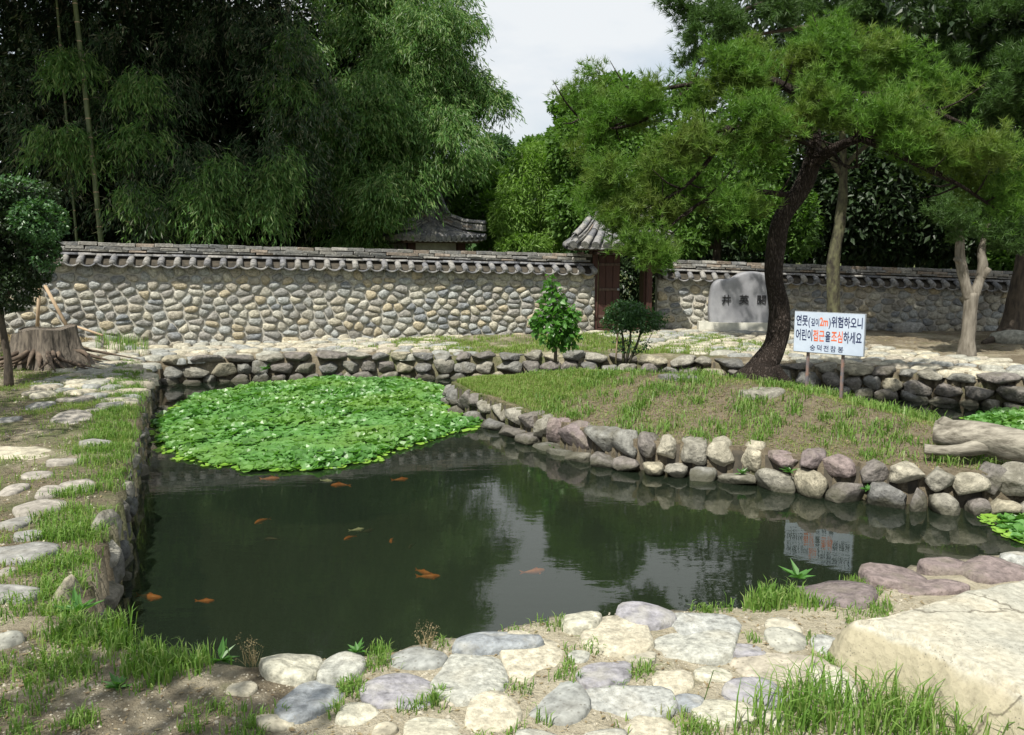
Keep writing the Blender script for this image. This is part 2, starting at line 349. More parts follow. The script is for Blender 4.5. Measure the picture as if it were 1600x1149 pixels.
def slab_boulder_mat():
    m, N, L = newmat('big_sandstone')
    o = N('ShaderNodeOutputMaterial'); b = N('ShaderNodeBsdfPrincipled'); L(b.outputs[0], o.inputs[0])
    b.inputs['Roughness'].default_value = 0.9; b.inputs['Specular IOR Level'].default_value = 0.2
    g = N('ShaderNodeNewGeometry')
    n1 = N('ShaderNodeTexNoise'); n1.inputs['Scale'].default_value = 1.6; n1.inputs['Detail'].default_value = 6; L(g.outputs['Position'], n1.inputs['Vector'])
    n2 = N('ShaderNodeTexNoise'); n2.inputs['Scale'].default_value = 30; n2.inputs['Detail'].default_value = 8; n2.inputs['Roughness'].default_value = 0.7; L(g.outputs['Position'], n2.inputs['Vector'])
    r1 = ramp(N, [(0.30, (0.22, 0.22, 0.20)), (0.43, (0.36, 0.355, 0.305)), (0.55, (0.41, 0.39, 0.32)), (0.66, (0.27, 0.225, 0.15))]); L(n1.outputs['Fac'], r1.inputs[0])
    r2 = ramp(N, [(0.35, (0.66, 0.66, 0.64)), (0.65, (1.18, 1.18, 1.16))]); L(n2.outputs['Fac'], r2.inputs[0])
    mu = N('ShaderNodeMixRGB'); mu.blend_type = 'MULTIPLY'; mu.inputs[0].default_value = 1; L(r1.outputs[0], mu.inputs[1]); L(r2.outputs[0], mu.inputs[2])
    # steep flanks: rougher, darker and browner than the flat top
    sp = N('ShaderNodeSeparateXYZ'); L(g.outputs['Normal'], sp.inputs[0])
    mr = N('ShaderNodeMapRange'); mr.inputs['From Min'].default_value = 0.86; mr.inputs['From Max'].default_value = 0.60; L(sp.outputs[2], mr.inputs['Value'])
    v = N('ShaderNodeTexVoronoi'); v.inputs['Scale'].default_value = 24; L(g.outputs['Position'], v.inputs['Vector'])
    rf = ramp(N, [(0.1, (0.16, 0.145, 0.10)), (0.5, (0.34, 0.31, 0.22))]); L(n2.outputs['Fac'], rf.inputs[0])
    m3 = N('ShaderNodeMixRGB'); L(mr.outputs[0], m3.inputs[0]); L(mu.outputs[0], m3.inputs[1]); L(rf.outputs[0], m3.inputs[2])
    v2 = N('ShaderNodeTexVoronoi'); v2.inputs['Scale'].default_value = 55; L(g.outputs['Position'], v2.inputs['Vector'])
    rs = ramp(N, [(0.12, (1, 1, 1)), (0.24, (0, 0, 0))]); L(v2.outputs['Distance'], rs.inputs[0])
    n3 = N('ShaderNodeTexNoise'); n3.inputs['Scale'].default_value = 4.5; n3.inputs['Detail'].default_value = 5; L(g.outputs['Position'], n3.inputs['Vector'])
    r3 = ramp(N, [(0.46, (0, 0, 0)), (0.66, (.85, .85, .85))]); L(n3.outputs['Fac'], r3.inputs[0])
    ms = N('ShaderNodeMath'); ms.operation = 'MULTIPLY'; L(rs.outputs[0], ms.inputs[0]); L(r3.outputs[0], ms.inputs[1])
    m6 = N('ShaderNodeMixRGB'); m6.inputs[2].default_value = (0.10, 0.095, 0.075, 1); L(ms.outputs[0], m6.inputs[0]); L(m3.outputs[0], m6.inputs[1])
    # hairline cracks
    nw = N('ShaderNodeMixRGB'); nw.inputs[0].default_value = 0.25; L(g.outputs['Position'], nw.inputs[1]); L(n3.outputs['Color'], nw.inputs[2])
    vc = N('ShaderNodeTexVoronoi'); vc.feature = 'DISTANCE_TO_EDGE'; vc.inputs['Scale'].default_value = 1.5; L(nw.outputs[0], vc.inputs['Vector'])
    rc = ramp(N, [(0.003, (.75, .75, .75)), (0.010, (0, 0, 0))]); L(vc.outputs['Distance'], rc.inputs[0])
    m7 = N('ShaderNodeMixRGB'); m7.inputs[2].default_value = (0.08, 0.07, 0.05, 1); L(rc.outputs[0], m7.inputs[0]); L(m6.outputs[0], m7.inputs[1])
    L(m7.outputs[0], b.inputs['Base Color'])
    bp = N('ShaderNodeBump'); bp.inputs['Strength'].default_value = 0.45; bp.inputs['Distance'].default_value = 0.02
    ad = N('ShaderNodeMath'); ad.operation = 'MULTIPLY_ADD'; L(v.outputs['Distance'], ad.inputs[0]); L(mr.outputs[0], ad.inputs[1]); L(n2.outputs['Fac'], ad.inputs[2])
    L(ad.outputs[0], bp.inputs['Height']); L(bp.outputs[0], b.inputs['Normal'])
    return m
M['bigrock'] = slab_boulder_mat()

def water_mat():
    m, N, L = newmat('pond_water')
    o = N('ShaderNodeOutputMaterial')
    g = N('ShaderNodeNewGeometry')
    mp = N('ShaderNodeMapping'); mp.inputs['Scale'].default_value = (1.0, 2.4, 1); L(g.outputs['Position'], mp.inputs[0])
    n = N('ShaderNodeTexNoise'); n.inputs['Scale'].default_value = 3.0; n.inputs['Detail'].default_value = 3; L(mp.outputs[0], n.inputs['Vector'])
    n2 = N('ShaderNodeTexNoise'); n2.inputs['Scale'].default_value = 22; n2.inputs['Detail'].default_value = 2; L(mp.outputs[0], n2.inputs['Vector'])
    ad = N('ShaderNodeMath'); ad.operation = 'MULTIPLY_ADD'; ad.inputs[1].default_value = 0.08; L(n2.outputs['Fac'], ad.inputs[0]); L(n.outputs['Fac'], ad.inputs[2])
    bp = N('ShaderNodeBump'); bp.inputs['Strength'].default_value = 0.05; bp.inputs['Distance'].default_value = 0.02; L(ad.outputs[0], bp.inputs['Height'])
    fr = N('ShaderNodeFresnel'); fr.inputs['IOR'].default_value = 1.6; L(bp.outputs[0], fr.inputs['Normal'])
    gl = N('ShaderNodeBsdfGlossy'); gl.inputs['Roughness'].default_value = 0.015; L(bp.outputs[0], gl.inputs['Normal'])
    tr = N('ShaderNodeBsdfTransparent'); tr.inputs['Color'].default_value = (0.75, 0.80, 0.60, 1)
    df = N('ShaderNodeBsdfDiffuse'); df.inputs['Color'].default_value = (0.020, 0.031, 0.019, 1)
    mb = N('ShaderNodeMixShader'); mb.inputs[0].default_value = 0.42; L(tr.outputs[0], mb.inputs[1]); L(df.outputs[0], mb.inputs[2])
    mm = N('ShaderNodeMixShader'); L(fr.outputs[0], mm.inputs[0]); L(mb.outputs[0], mm.inputs[1]); L(gl.outputs[0], mm.inputs[2])
    L(mm.outputs[0], o.inputs[0])
    return m
M['water'] = water_mat()

# ------------------------------------------------------------------ plan of the place
POND = np.array([(-1.95, 3.80), (-2.25, 4.2), (-2.55, 5.0), (-2.95, 6.1), (-3.45, 7.3), (-4.05, 8.9), (-4.65, 10.3), (-5.25, 11.9), (-5.85, 13.3), (-6.28, 14.6),
                 (-5.0, 15.05), (-3.63, 15.25), (-1.5, 15.35), (0.24, 15.3), (2.2, 15.0), (4.4, 14.05), (6.0, 13.25), (7.65, 12.2), (9.5, 11.0), (11.5, 10.0),
                 (11.5, 7.6), (8.5, 6.7), (5.2, 5.7), (3.1, 5.05), (2.65, 4.9), (2.05, 4.65), (1.55, 4.38), (1.15, 4.22), (0.6, 4.08), (0.2, 3.95), (-0.28, 3.76), (-0.6, 3.62), (-1.05, 3.52), (-1.4, 3.5), (-1.7, 3.6)])
ISLE = np.array([(-0.98, 12.5), (-0.68, 11.75), (-0.35, 11.15), (0.12, 10.2), (0.55, 9.45), (0.95, 8.9), (1.35, 8.55), (2.2, 8.2), (2.75, 7.8), (3.2, 7.5), (3.9, 7.22), (4.48, 7.14), (5.1, 7.3),
                 (5.45, 8.0), (5.3, 9.2), (4.9, 10.4), (4.5, 11.5), (3.85, 12.2), (2.5, 12.9), (1.0, 13.2), (-0.4, 13.1), (-0.85, 12.85)])
def seg_dist(Pp, poly):
    """signed distance, positive inside"""
    x, y = Pp[:, 0], Pp[:, 1]
    d = np.full(len(Pp), 1e9); ins = np.zeros(len(Pp), bool)
    n = len(poly)
    for i in range(n):
        a = poly[i]; b = poly[(i + 1) % n]
        ab = b - a; t = np.clip(((x - a[0]) * ab[0] + (y - a[1]) * ab[1]) / (ab @ ab), 0, 1)
        dd = np.hypot(x - a[0] - t * ab[0], y - a[1] - t * ab[1]); d = np.minimum(d, dd)
        c = ((a[1] > y) != (b[1] > y)); den = (b[1] - a[1]) if b[1] != a[1] else 1e-9
        ins ^= c & (x < (b[0] - a[0]) * (y - a[1]) / den + a[0])
    return np.where(ins, d, -d)
def sm(x): x = np.clip(x, 0, 1); return x * x * (3 - 2 * x)
def wob(x, y, s=1.0, seed=0.0):
    return (np.sin(x * 1.7 * s + seed) * np.cos(y * 1.3 * s + seed * 1.7) + 0.6 * np.sin(x * 3.9 * s - y * 2.7 * s + seed * 2.1) + 0.4 * np.cos(x * 7.3 * s + y * 6.1 * s + seed) + 0.3 * np.sin(12.1 * x * s - 9.7 * y * s + seed)) / 2.3
def height(XY):
    XY = np.atleast_2d(np.asarray(XY, float)); x, y = XY[:, 0], XY[:, 1]
    dp = seg_dist(XY, POND); di = seg_dist(XY, ISLE)
    h = 0.46 + 0.02 * wob(x, y, 1.2) + 0.012 * wob(x, y, 4, 2)
    h = h + 0.10 * sm((y - 15.3) / 3)
    h = h + 0.30 * sm(1.4 - np.hypot((x + 9.2) / 2.0, (y - 15.0) / 1.3)) * (y < 16.6)      # soil heap round the stump
    h = h - 0.03 * sm((4.5 - y) / 2.0)
    h = h - 0.06 * sm(1 - (-dp) / 0.35) * (y > 4)
    hi = 0.33 + 0.36 * sm(di / 2.1) + 0.03 * wob(x, y, 1.6, 1)
    bed = -0.7
    h = np.where(dp > 0.02, bed, h)
    h = np.where(di > 0.02, hi, h)
    h = np.where(y > 30, h + (y - 30) * 0.06, h)
    return h
def hz(x, y): return float(height([(x, y)])[0])

# ------------------------------------------------------------------ ground
def axis(lo, hi, step, flo, fhi):
    a = [lo]
    core = list(np.arange(lo, hi + 1e-6, step))
    left = []; v = lo; s = step
    while v > flo: s *= 1.45; v -= s; left.append(v)
    right = []; v = core[-1]; s = step
    while v < fhi: s *= 1.45; v += s; right.append(v)
    return np.array(left[::-1] + core + right)
gx = axis(-9.5, 10.5, 0.065, -700, 700); gy = axis(2.0, 17.2, 0.065, -300, 900)
GX, GY = np.meshgrid(gx, gy); XY = np.stack([GX.ravel(), GY.ravel()], 1)
H = height(XY)
nx, ny = len(gx), len(gy)
idx = np.arange(nx * ny).reshape(ny, nx)
F = np.stack([idx[:-1, :-1].ravel(), idx[:-1, 1:].ravel(), idx[1:, 1:].ravel(), idx[1:, :-1].ravel()], 1)
gme = np_mesh('ground', np.column_stack([XY, H]), F, True)
x, y = XY[:, 0], XY[:, 1]
di = seg_dist(XY, ISLE); dp = seg_dist(XY, POND)
sand = np.full(len(XY), 0.34)
sand = np.where(y < 5.2, 0.52 + 0.32 * sm((x + 1.6) / 1.2), sand)
sand = np.where((y > 14.8), 0.48, sand)
sand = np.where((x < -2) & (y < 14) & (y > 4), 0.42, sand)
sand = np.where(di > 0, 0.22 + 0.22 * sm((x - 3.6) / 1.2), sand)
sand = np.where((y < 3.6) & (x < -0.9), 0.44, sand)
gr = np.full(len(XY), 0.35)
gr = np.where((x < -2) & (y < 14), 0.5, gr)
gr = np.where(y < 5.2, 0.33, gr)
gr = np.where((di > 0) , 0.30 + 0.35 * sm((1.4 - x) / 2.2) , gr)
gr = np.where((y > 14.8) & (x > -2.5) & (x < 5), 0.50, gr)
gr = np.where((y > 19.5), 0.7, gr)
colr = np.column_stack([sand, gr, (H < 0.0) * 1.0, np.ones(len(XY))]).astype(np.float32)
ca = gme.color_attributes.new('soil', 'FLOAT_COLOR', 'POINT'); ca.data.foreach_set('color', colr.ravel())
ground = tag(link('ground', gme, mat=M['ground']), kind='structure')

# water sheet (only over the pond, hidden under the banks at its rim)
def poly_sheet(name, poly, z, mat):
    bm = bmesh.new(); vs = [bm.verts.new((p[0], p[1], z)) for p in poly]
    bm.faces.new(vs); bmesh.ops.triangulate(bm, faces=bm.faces[:])
    for f in bm.faces:
        f.normal_update()
        if f.normal.z < 0: f.normal_flip()
    me = bpy.data.meshes.new(name); bm.to_mesh(me); bm.free()
    return link(name, me, mat=mat)
cen = POND.mean(0)
def offset_poly(poly, d):
    n = len(poly); res = []
    for i in range(n):
        a, b, c = poly[i - 1], poly[i], poly[(i + 1) % n]
        t = (c - a) / np.linalg.norm(c - a); nn = np.array([t[1], -t[0]])
        res.append(b + nn * d)
    return np.array(res)
area = 0.5 * sum(POND[i - 1][0] * POND[i][1] - POND[i][0] * POND[i - 1][1] for i in range(len(POND)))
sgn = 1 if area > 0 else -1
water = poly_sheet('water', offset_poly(POND, 0.10 * sgn), 0.0, M['water'])
tag(water, kind='structure')

# ------------------------------------------------------------------ stones
def rock_mesh(name, w, d, h, seed, sub=2, boxy=0.45, rough=0.10, cuts=8):
    """a water-worn block: w along local x, d along y, h along z"""
    bm = bmesh.new(); bmesh.ops.create_icosphere(bm, subdivisions=sub, radius=1)
    rr = random.Random(seed)
    pl = []
    for _ in range(cuts):
        n = Vector((rr.gauss(0, 1), rr.gauss(0, 1), rr.gauss(0, 1))).normalized(); pl.append((n, rr.uniform(0.62, 0.90)))
    off = Vector((rr.uniform(-50, 50), rr.uniform(-50, 50), rr.uniform(-50, 50)))
    for v in bm.verts:
        p = v.co.copy()
        q = p / ((abs(p.x) ** 4 + abs(p.y) ** 4 + abs(p.z) ** 4) ** 0.25)
        p = p.lerp(q, boxy)
        p *= 1 + rough * (noise.noise(p * 1.3 + off) * 1.6 + noise.noise(p * 3.1 + off) * 0.7)
        for n, o in pl:
            e = p.dot(n) - o
            if e > 0: p -= n * e * 0.97
        v.co = Vector((p.x * w / 2, p.y * d / 2, p.z * h / 2))
    me = bpy.data.meshes.new(name); bm.to_mesh(me); bm.free()
    me.polygons.foreach_set('use_smooth', [True] * len(me.polygons))
    return me

def voronoi(sites, lo, hi, gap, aspect=1.0):
    """cells of the sites clipped to the box, inset by gap/2; aspect squashes y so cells come out wide"""
    S = np.array(sites, float); Sa = S * [1, aspect]
    res = []
    for i, s in enumerate(Sa):
        d2 = ((Sa - s) ** 2).sum(1); near = np.argsort(d2)[1:16]
        poly = [np.array(p, float) for p in ((lo[0], lo[1] * aspect), (hi[0], lo[1] * aspect), (hi[0], hi[1] * aspect), (lo[0], hi[1] * aspect))]
        def clip(poly, m, n):
            o = []
            for k in range(len(poly)):
                a, b = poly[k - 1], poly[k]; da, db = (a - m) @ n, (b - m) @ n
                if da <= 0:
                    if db > 0: o.append(a + (b - a) * (da / (da - db)))
                    else: pass
                if da > 0 and db <= 0: o.append(a + (b - a) * (da / (da - db)))
                if db <= 0: o.append(b)
            return o
        for j in near:
            n = Sa[j] - s; ln = np.linalg.norm(n)
            if ln < 1e-6: continue
            n /= ln
            m = (s + Sa[j]) / 2 - n * gap / 2
            poly = clip(poly, m, n)
            if len(poly) < 3: break
        if len(poly) >= 3: res.append((i, [p / [1, aspect] for p in poly]))
    return res
def round_poly(poly, n=12, it=2):
    for _ in range(it):
        q = []
        for k in range(len(poly)):
            a, b = poly[k], poly[(k + 1) % len(poly)]
            q.append(a * 0.83 + b * 0.17); q.append(a * 0.17 + b * 0.83)
        poly = q
    L_ = [0.0]
    for k in range(len(poly)): L_.append(L_[-1] + float(np.linalg.norm(poly[(k + 1) % len(poly)] - poly[k])))
    pts = []
    for t in np.linspace(0, L_[-1], n, endpoint=False):
        k = max(0, np.searchsorted(L_, t, side='right') - 1); k = min(k, len(poly) - 1)
        f = (t - L_[k]) / max(1e-9, L_[k + 1] - L_[k]); pts.append(poly[k] * (1 - f) + poly[(k + 1) % len(poly)] * f)
    return pts
def cell_stone(poly, depth, sink=0.02, n=11, rnd=None):
    """relief stone from a cell outline; returns centre, mesh in the cell's local frame (x, y, out)"""
    pts = round_poly(poly, n); c = sum(pts) / n
    rnd = rnd or random
    prof = [(1.0, -sink), (0.95, depth * 0.50), (0.70, depth * 0.90)]
    tilt = (rnd.uniform(-.35, .35), rnd.uniform(-.35, .35))
    siz = max(np.linalg.norm(p - c) for p in pts)
    V = []; F = []
    for k, (s, z) in enumerate(prof):
        for p in pts:
            q = (p - c) * s * (1 + (rnd.uniform(-.06, .06) if k else 0))
            zz = z if k == 0 else z * (1 + (tilt[0] * q[0] + tilt[1] * q[1]) / siz) + rnd.uniform(-.06, .06) * depth
            V.append((q[0], q[1], zz))
    V.append((rnd.uniform(-.1, .1) * siz, rnd.uniform(-.06, .06) * siz, depth))
    for k in range(2):
        for i in range(n):
            j = (i + 1) % n; F.append((k * n + i, k * n + j, (k + 1) * n + j, (k + 1) * n + i))
    for i in range(n): F.append((2 * n + i, 2 * n + (i + 1) % n, 3 * n))
    return c, mesh('stone', V, F)

# ------------------------------------------------------------------ stone walls with tiled caps
TILE_P = 0.285
def half_tube(name, r, length, th=0.012, seg=8, capend=True, up=True, disc=False):
    """convex tile along +x from 0 to length; closed by a round end"""
    V, F = [], []
    a0, a1 = (0, math.pi) if up else (math.pi * 1.14, math.pi * 1.86)
    for x in (0, length):
        rr = r * (1.0 if x == 0 else 0.93)
        for k in range(seg + 1):
            a = a0 + (a1 - a0) * k / seg
            V.append((x, math.cos(a) * rr, math.sin(a) * rr))
        for k in range(seg + 1):
            a = a0 + (a1 - a0) * k / seg
            V.append((x, math.cos(a) * (rr - th), math.sin(a) * (rr - th)))
    s = seg + 1
    for k in range(seg):
        F.append((k, k + 1, 2 * s + k + 1, 2 * s + k)); F.append((s + k + 1, s + k, 3 * s + k, 3 * s + k + 1))
        F.append((k + 1, k, s + k, s + k + 1)); F.append((2 * s + k, 2 * s + k + 1, 3 * s + k + 1, 3 * s + k))
    F.append((0, 2 * s, 3 * s, s)); F.append((s - 1, 2 * s - 1, 4 * s - 1, 3 * s - 1))
    if disc:       # mud-filled round end of the eave tile
        o = len(V); m = 12
        for k in range(m):
            a = 2 * math.pi * k / m; V.append((-0.012, math.cos(a) * r * 0.96, math.sin(a) * r * 0.96 - r * 0.12))
        for k in range(m):
            a = 2 * math.pi * k / m; V.append((0.02, math.cos(a) * r * 0.98, math.sin(a) * r * 0.98 - r * 0.12))
        V.append((-0.03, 0, -r * 0.1))
        for k in range(m):
            j = (k + 1) % m; F.append((o + k, o + j, o + m + j, o + m + k)); F.append((o + j, o + k, o + 2 * m))
    return mesh(name, V, F)
def pan_tile(name, p, length):
    """sagging pan with a thick lip at the eave"""
    V, F = [], []; seg = 8; w = p * 0.46; sag = 0.062
    prof = []
    for k in range(seg + 1):
        t = -1 + 2 * k / seg; prof.append((t * w, -sag * (1 - t * t)))
    for x, lift in ((0, 0), (length, 0.0)):
        for (a, b) in prof: V.append((x, a, b))
        for (a, b) in prof: V.append((x, a, b - 0.032))
    s = seg + 1
    for k in range(seg):
        F.append((k + 1, k, 2 * s + k, 2 * s + k + 1)); F.append((s + k, s + k + 1, 3 * s + k + 1, 3 * s + k)); F.append((k, k + 1, s + k + 1, s + k))
    return mesh(name, V, F)
TM = dict(conv=half_tube('convex_tile', 0.066, 0.30, disc=True), pan=pan_tile('pan_tile', TILE_P, 0.30), pipe=half_tube('pipe_tile', 0.052, 0.345, seg=8))
for m_ in TM.values(): m_.materials.append(M['tile'])
SL = []
for k in range(5):
    m_ = box_mesh('ridge_slab', 0.335, 1, 1, 0.02, 1, 0.0); 
    bm = bmesh.new(); bm.from_mesh(m_)
    for v in bm.verts: v.co += Vector((random.uniform(-.004, .004), random.uniform(-.04, .04), random.uniform(-.10, .10)))
    bm.to_mesh(m_); bm.free(); m_.materials.append(M['slab']); SL.append(m_)

def stone_wall(A, B, zb, zA, zB, label, seed, tiles_seen=True, rubble_from=0.0, slab_len=0.335):
    A = Vector((*A, 0)); B = Vector((*B, 0)); D = (B - A); ln = D.length; D.normalize()
    n = Vector((D.y, -D.x, 0))                       # faces the camera
    if n.y > 0: n = -n
    w = empty('stone_wall', (A.x, A.y, zb), 0, label=label, cat='wall')
    rr = random.Random(seed)
    th = 0.21
    top = lambda s: zA + (zB - zA) * s / ln
    def W(s, off, z): return A + D * s + n * off + Vector((0, 0, z))
    # mortar body
    V, F = [], []; ns = 24
    for i in range(ns + 1):
        s = ln * i / ns; t = top(s) - 0.40
        for off, z in ((th, zb - 0.5), (th, t), (-th, t), (-th, zb - 0.5)): V.append(local(w, W(s, off, z)))
    for i in range(ns):
        for k in range(3): F.append((i * 4 + k, (i + 1) * 4 + k, (i + 1) * 4 + k + 1, i * 4 + k + 1))
    F.append((0, 1, 2, 3)); F.append((ns * 4 + 3, ns * 4 + 2, ns * 4 + 1, ns * 4))
    link('mortar_body', mesh('mortar_body', V, F, False), w, M['mortar'])
    # rubble
    sites = []; hgt = (zA + zB) / 2 - 0.47 - zb + 0.1; rows = max(1, int(round(hgt / 0.140)))
    for r in range(rows):
        s = rr.uniform(0, .2)
        while s < ln:
            wd = rr.choice((rr.uniform(0.14, 0.24), rr.uniform(0.2, 0.34), rr.uniform(.28, .44))) * (1.15 if r < 2 else 1)
            sites.append((s + wd / 2, (r + 0.5) * hgt / rows + rr.uniform(-.060, .060))); s += wd
    Bx = Matrix((D, Vector((0, 0, 1)), n)).transposed().to_4x4()
    allst = []
    for i, poly in voronoi(sites, (0, 0), (ln, hgt + 0.05), 0.022, 1.35):
        c, me = cell_stone(poly, rr.uniform(0.035, 0.07), 0.02, 10, rr)
        ctop = top(c[0]) - 0.46
        z = zb - 0.05 + c[1] / hgt * (ctop - zb + 0.05)
        ar = abs(sum(poly[k - 1][0] * poly[k][1] - poly[k][0] * poly[k - 1][1] for k in range(len(poly)))) / 2
        mt = Bx.copy(); mt.translation = W(c[0], th, z)
        allst.append((ar / mt.translation.y ** 2 * (1 if abs(mt.translation.x) < mt.translation.y * .64 else 0), me, w.matrix_basis.inverted() @ mt))
    allst.sort(key=lambda q: -q[0]); V, F = [], []
    for q, (ar, me, mt) in enumerate(allst):
        if q < 300:
            me.materials.append(M['wallstone']); o = link('stone', me, w); o.matrix_basis = mt
        else:
            b0 = len(V); V += [mt @ v.co for v in me.vertices]; F += [tuple(b0 + i for i in p.vertices) for p in me.polygons]
    if V: link('small_stones', mesh('small_stones', V, F), w, M['wallstone_joined'])['kind'] = 'stuff'
    # sloping tile bed and ridge core
    V, F = [], []
    for i in range(ns + 1):
        s = ln * i / ns; t = top(s)
        for off, z in ((0.37, -0.425), (0.15, -0.30), (0.10, -0.25), (0.10, -0.03), (-0.10, -0.03), (-0.10, -0.25), (-0.37, -0.40), (-0.36, -0.44), (0.35, -0.45)):
            V.append(local(w, W(s, off, t + z)))
    m = 9
    for i in range(ns):
        for k in range(m): F.append((i * m + k, (i + 1) * m + k, (i + 1) * m + (k + 1) % m, i * m + (k + 1) % m))
    F.append(tuple(range(m))); F.append(tuple(ns * m + k for k in range(m - 1, -1, -1)))
    link('tile_bed', mesh('tile_bed', V, F, False), w, M['core'])
    def place(name, me, s, off, dz, pitch, along, scale=(1, 1, 1), roll=0.0):
        o = link(name, me, w)
        slope = math.atan2(zB - zA, ln)
        if along: X = D.copy(); Yv = -n
        else: X = -n; Yv = -D
        X = (X * math.cos(pitch) + Vector((0, 0, 1)) * math.sin(pitch)).normalized()
        Z = X.cross(Yv).normalized(); 
        if Z.z < 0: Yv = -Yv; Z = -Z
        Yv = Z.cross(X)
        mt = Matrix((X, Yv, Z)).transposed().to_4x4() @ Matrix.Rotation(roll, 4, 'X') @ Matrix.Diagonal((*scale, 1))
        mt.translation = W(s, off, top(s) + dz)
        o.matrix_basis = w.matrix_basis.inverted() @ mt
        return o
    k = 0; s = TILE_P / 2
    while s < ln:
        j = rr.uniform(-.022, .022)
        place('convex_tile', TM['conv'], s + j, 0.40 + rr.uniform(-.015, .015), -0.375 + rr.uniform(-.014, .012), R(20 + rr.uniform(-4, 4)), False)
        if s + TILE_P < ln: place('pan_tile', TM['pan'], s + TILE_P / 2 + j, 0.42 + rr.uniform(-.012, .012), -0.395 + rr.uniform(-.008, .006), R(18), False)
        s += TILE_P
    slp = math.atan2(zB - zA, ln)
    s = 0.0
    while s < ln - 0.2:
        place('pipe_tile', TM['pipe'], s, 0.155 + rr.uniform(-.008, .008), -0.255 + rr.uniform(-.005, .005), slp + R(rr.uniform(-.5, .5)), True); s += 0.335
    for lay, (dz, hh, dep) in enumerate(((-0.035, 0.062, 0.30), (-0.105, 0.055, 0.34), (-0.158, 0.034, 0.36))):
        s = 0.17 + lay * 0.1
        while s < ln - 0.1:
            o = place('ridge_slab', rr.choice(SL), s + rr.uniform(-.01, .01), rr.uniform(-.02, .02), dz + rr.uniform(-.010, .008), slp + R(rr.uniform(-.7, .6)), True, (1.0 * rr.uniform(.95, .99), dep, hh))
            s += 0.337
    return w
WL_A, WL_B = (-10.6, 15.62), (1.78, 18.72)
wall_left = stone_wall(WL_A, WL_B, 0.50, 2.57, 2.29, 'long sunlit rubble stone wall with grey tiled cap between the stump and the wooden gate', 5)
wall_right = stone_wall((3.36, 19.45), (13.4, 18.9), 0.50, 2.17, 1.84, 'partly shaded rubble stone wall with tiled cap running right of the gate behind the inscribed stone', 9)

# ------------------------------------------------------------------ tiled roofs
def roof_slope(parent, e0, e1, r0, r1, n, segs, sag, rad=0.075, first=True):
    """rows of round tiles from the eave e0-e1 up to the ridge r0-r1"""
    e0, e1, r0, r1 = map(Vector, (e0, e1, r0, r1))
    inv = parent.matrix_basis.inverted()
    def pt(u, v):
        a = e0.lerp(e1, u); b = r0.lerp(r1, u); p = a.lerp(b, v)
        p.z -= sag * math.sin(math.pi * v) - 0.0
        p.z += 0.10 * sag * 10 * (abs(u - .5) * 2) ** 3 * (1 - v) * 0.6
        return p
    V, F = [], []; nu = n * 4; nv = segs * 2
    for i in range(nu + 1):
        for j in range(nv + 1):
            u = i / nu; p = pt(u, j / nv); p.z -= 0.05 * math.sin(math.pi * ((i % 4) / 4)) ** 1 + 0.03
            V.append(inv @ p)
    for i in range(nu):
        for j in range(nv): F.append((i * (nv + 1) + j, (i + 1) * (nv + 1) + j, (i + 1) * (nv + 1) + j + 1, i * (nv + 1) + j + 1))
    me = mesh('pan_tiles', V, F); me.materials.append(M['tile'])
    po = link('pan_tiles', me, parent); po['kind'] = 'stuff'
    so_ = po.modifiers.new('t', 'SOLIDIFY'); so_.thickness = 0.03
    for i in range(n + 1):
        u = i / n
        for s in range(segs):
            a = pt(u, s / segs); b = pt(u, (s + 1) / segs)
            X = (b - a); ln = X.length
            if ln < 0.04: continue
            X.normalize(); side = (e1 - e0).normalized(); Z = side.cross(X).normalized()
            if Z.z < 0: Z = -Z
            Yv = Z.cross(X)
            o = link('roof_tile', RT['end'] if s == 0 else RT['mid'], parent)
            mt = Matrix((X, Yv, Z)).transposed().to_4x4() @ Matrix.Diagonal((ln * 1.06, rad * random.uniform(.93, 1.07), rad * random.uniform(.93, 1.07), 1))
            mt.translation = a + Z * (0.006 - 0.01 * (s % 2)) - X * 0.02 + side * random.uniform(-.012, .012)
            o.matrix_basis = inv @ mt
RT = dict(end=half_tube('roof_tile', 1.0, 1.0, 0.15, 8, disc=False), mid=half_tube('roof_tile', 1.0, 1.0, 0.15, 8))
bm = bmesh.new(); bm.from_mesh(RT['end'])
ring = [bm.verts.new((-0.03, math.cos(2 * math.pi * k / 12) * .98, math.sin(2 * math.pi * k / 12) * .98 - .05)) for k in range(12)]
bm.faces.new(ring); bm.to_mesh(RT['end']); bm.free()
for m_ in RT.values(): m_.materials.append(M['tile'])
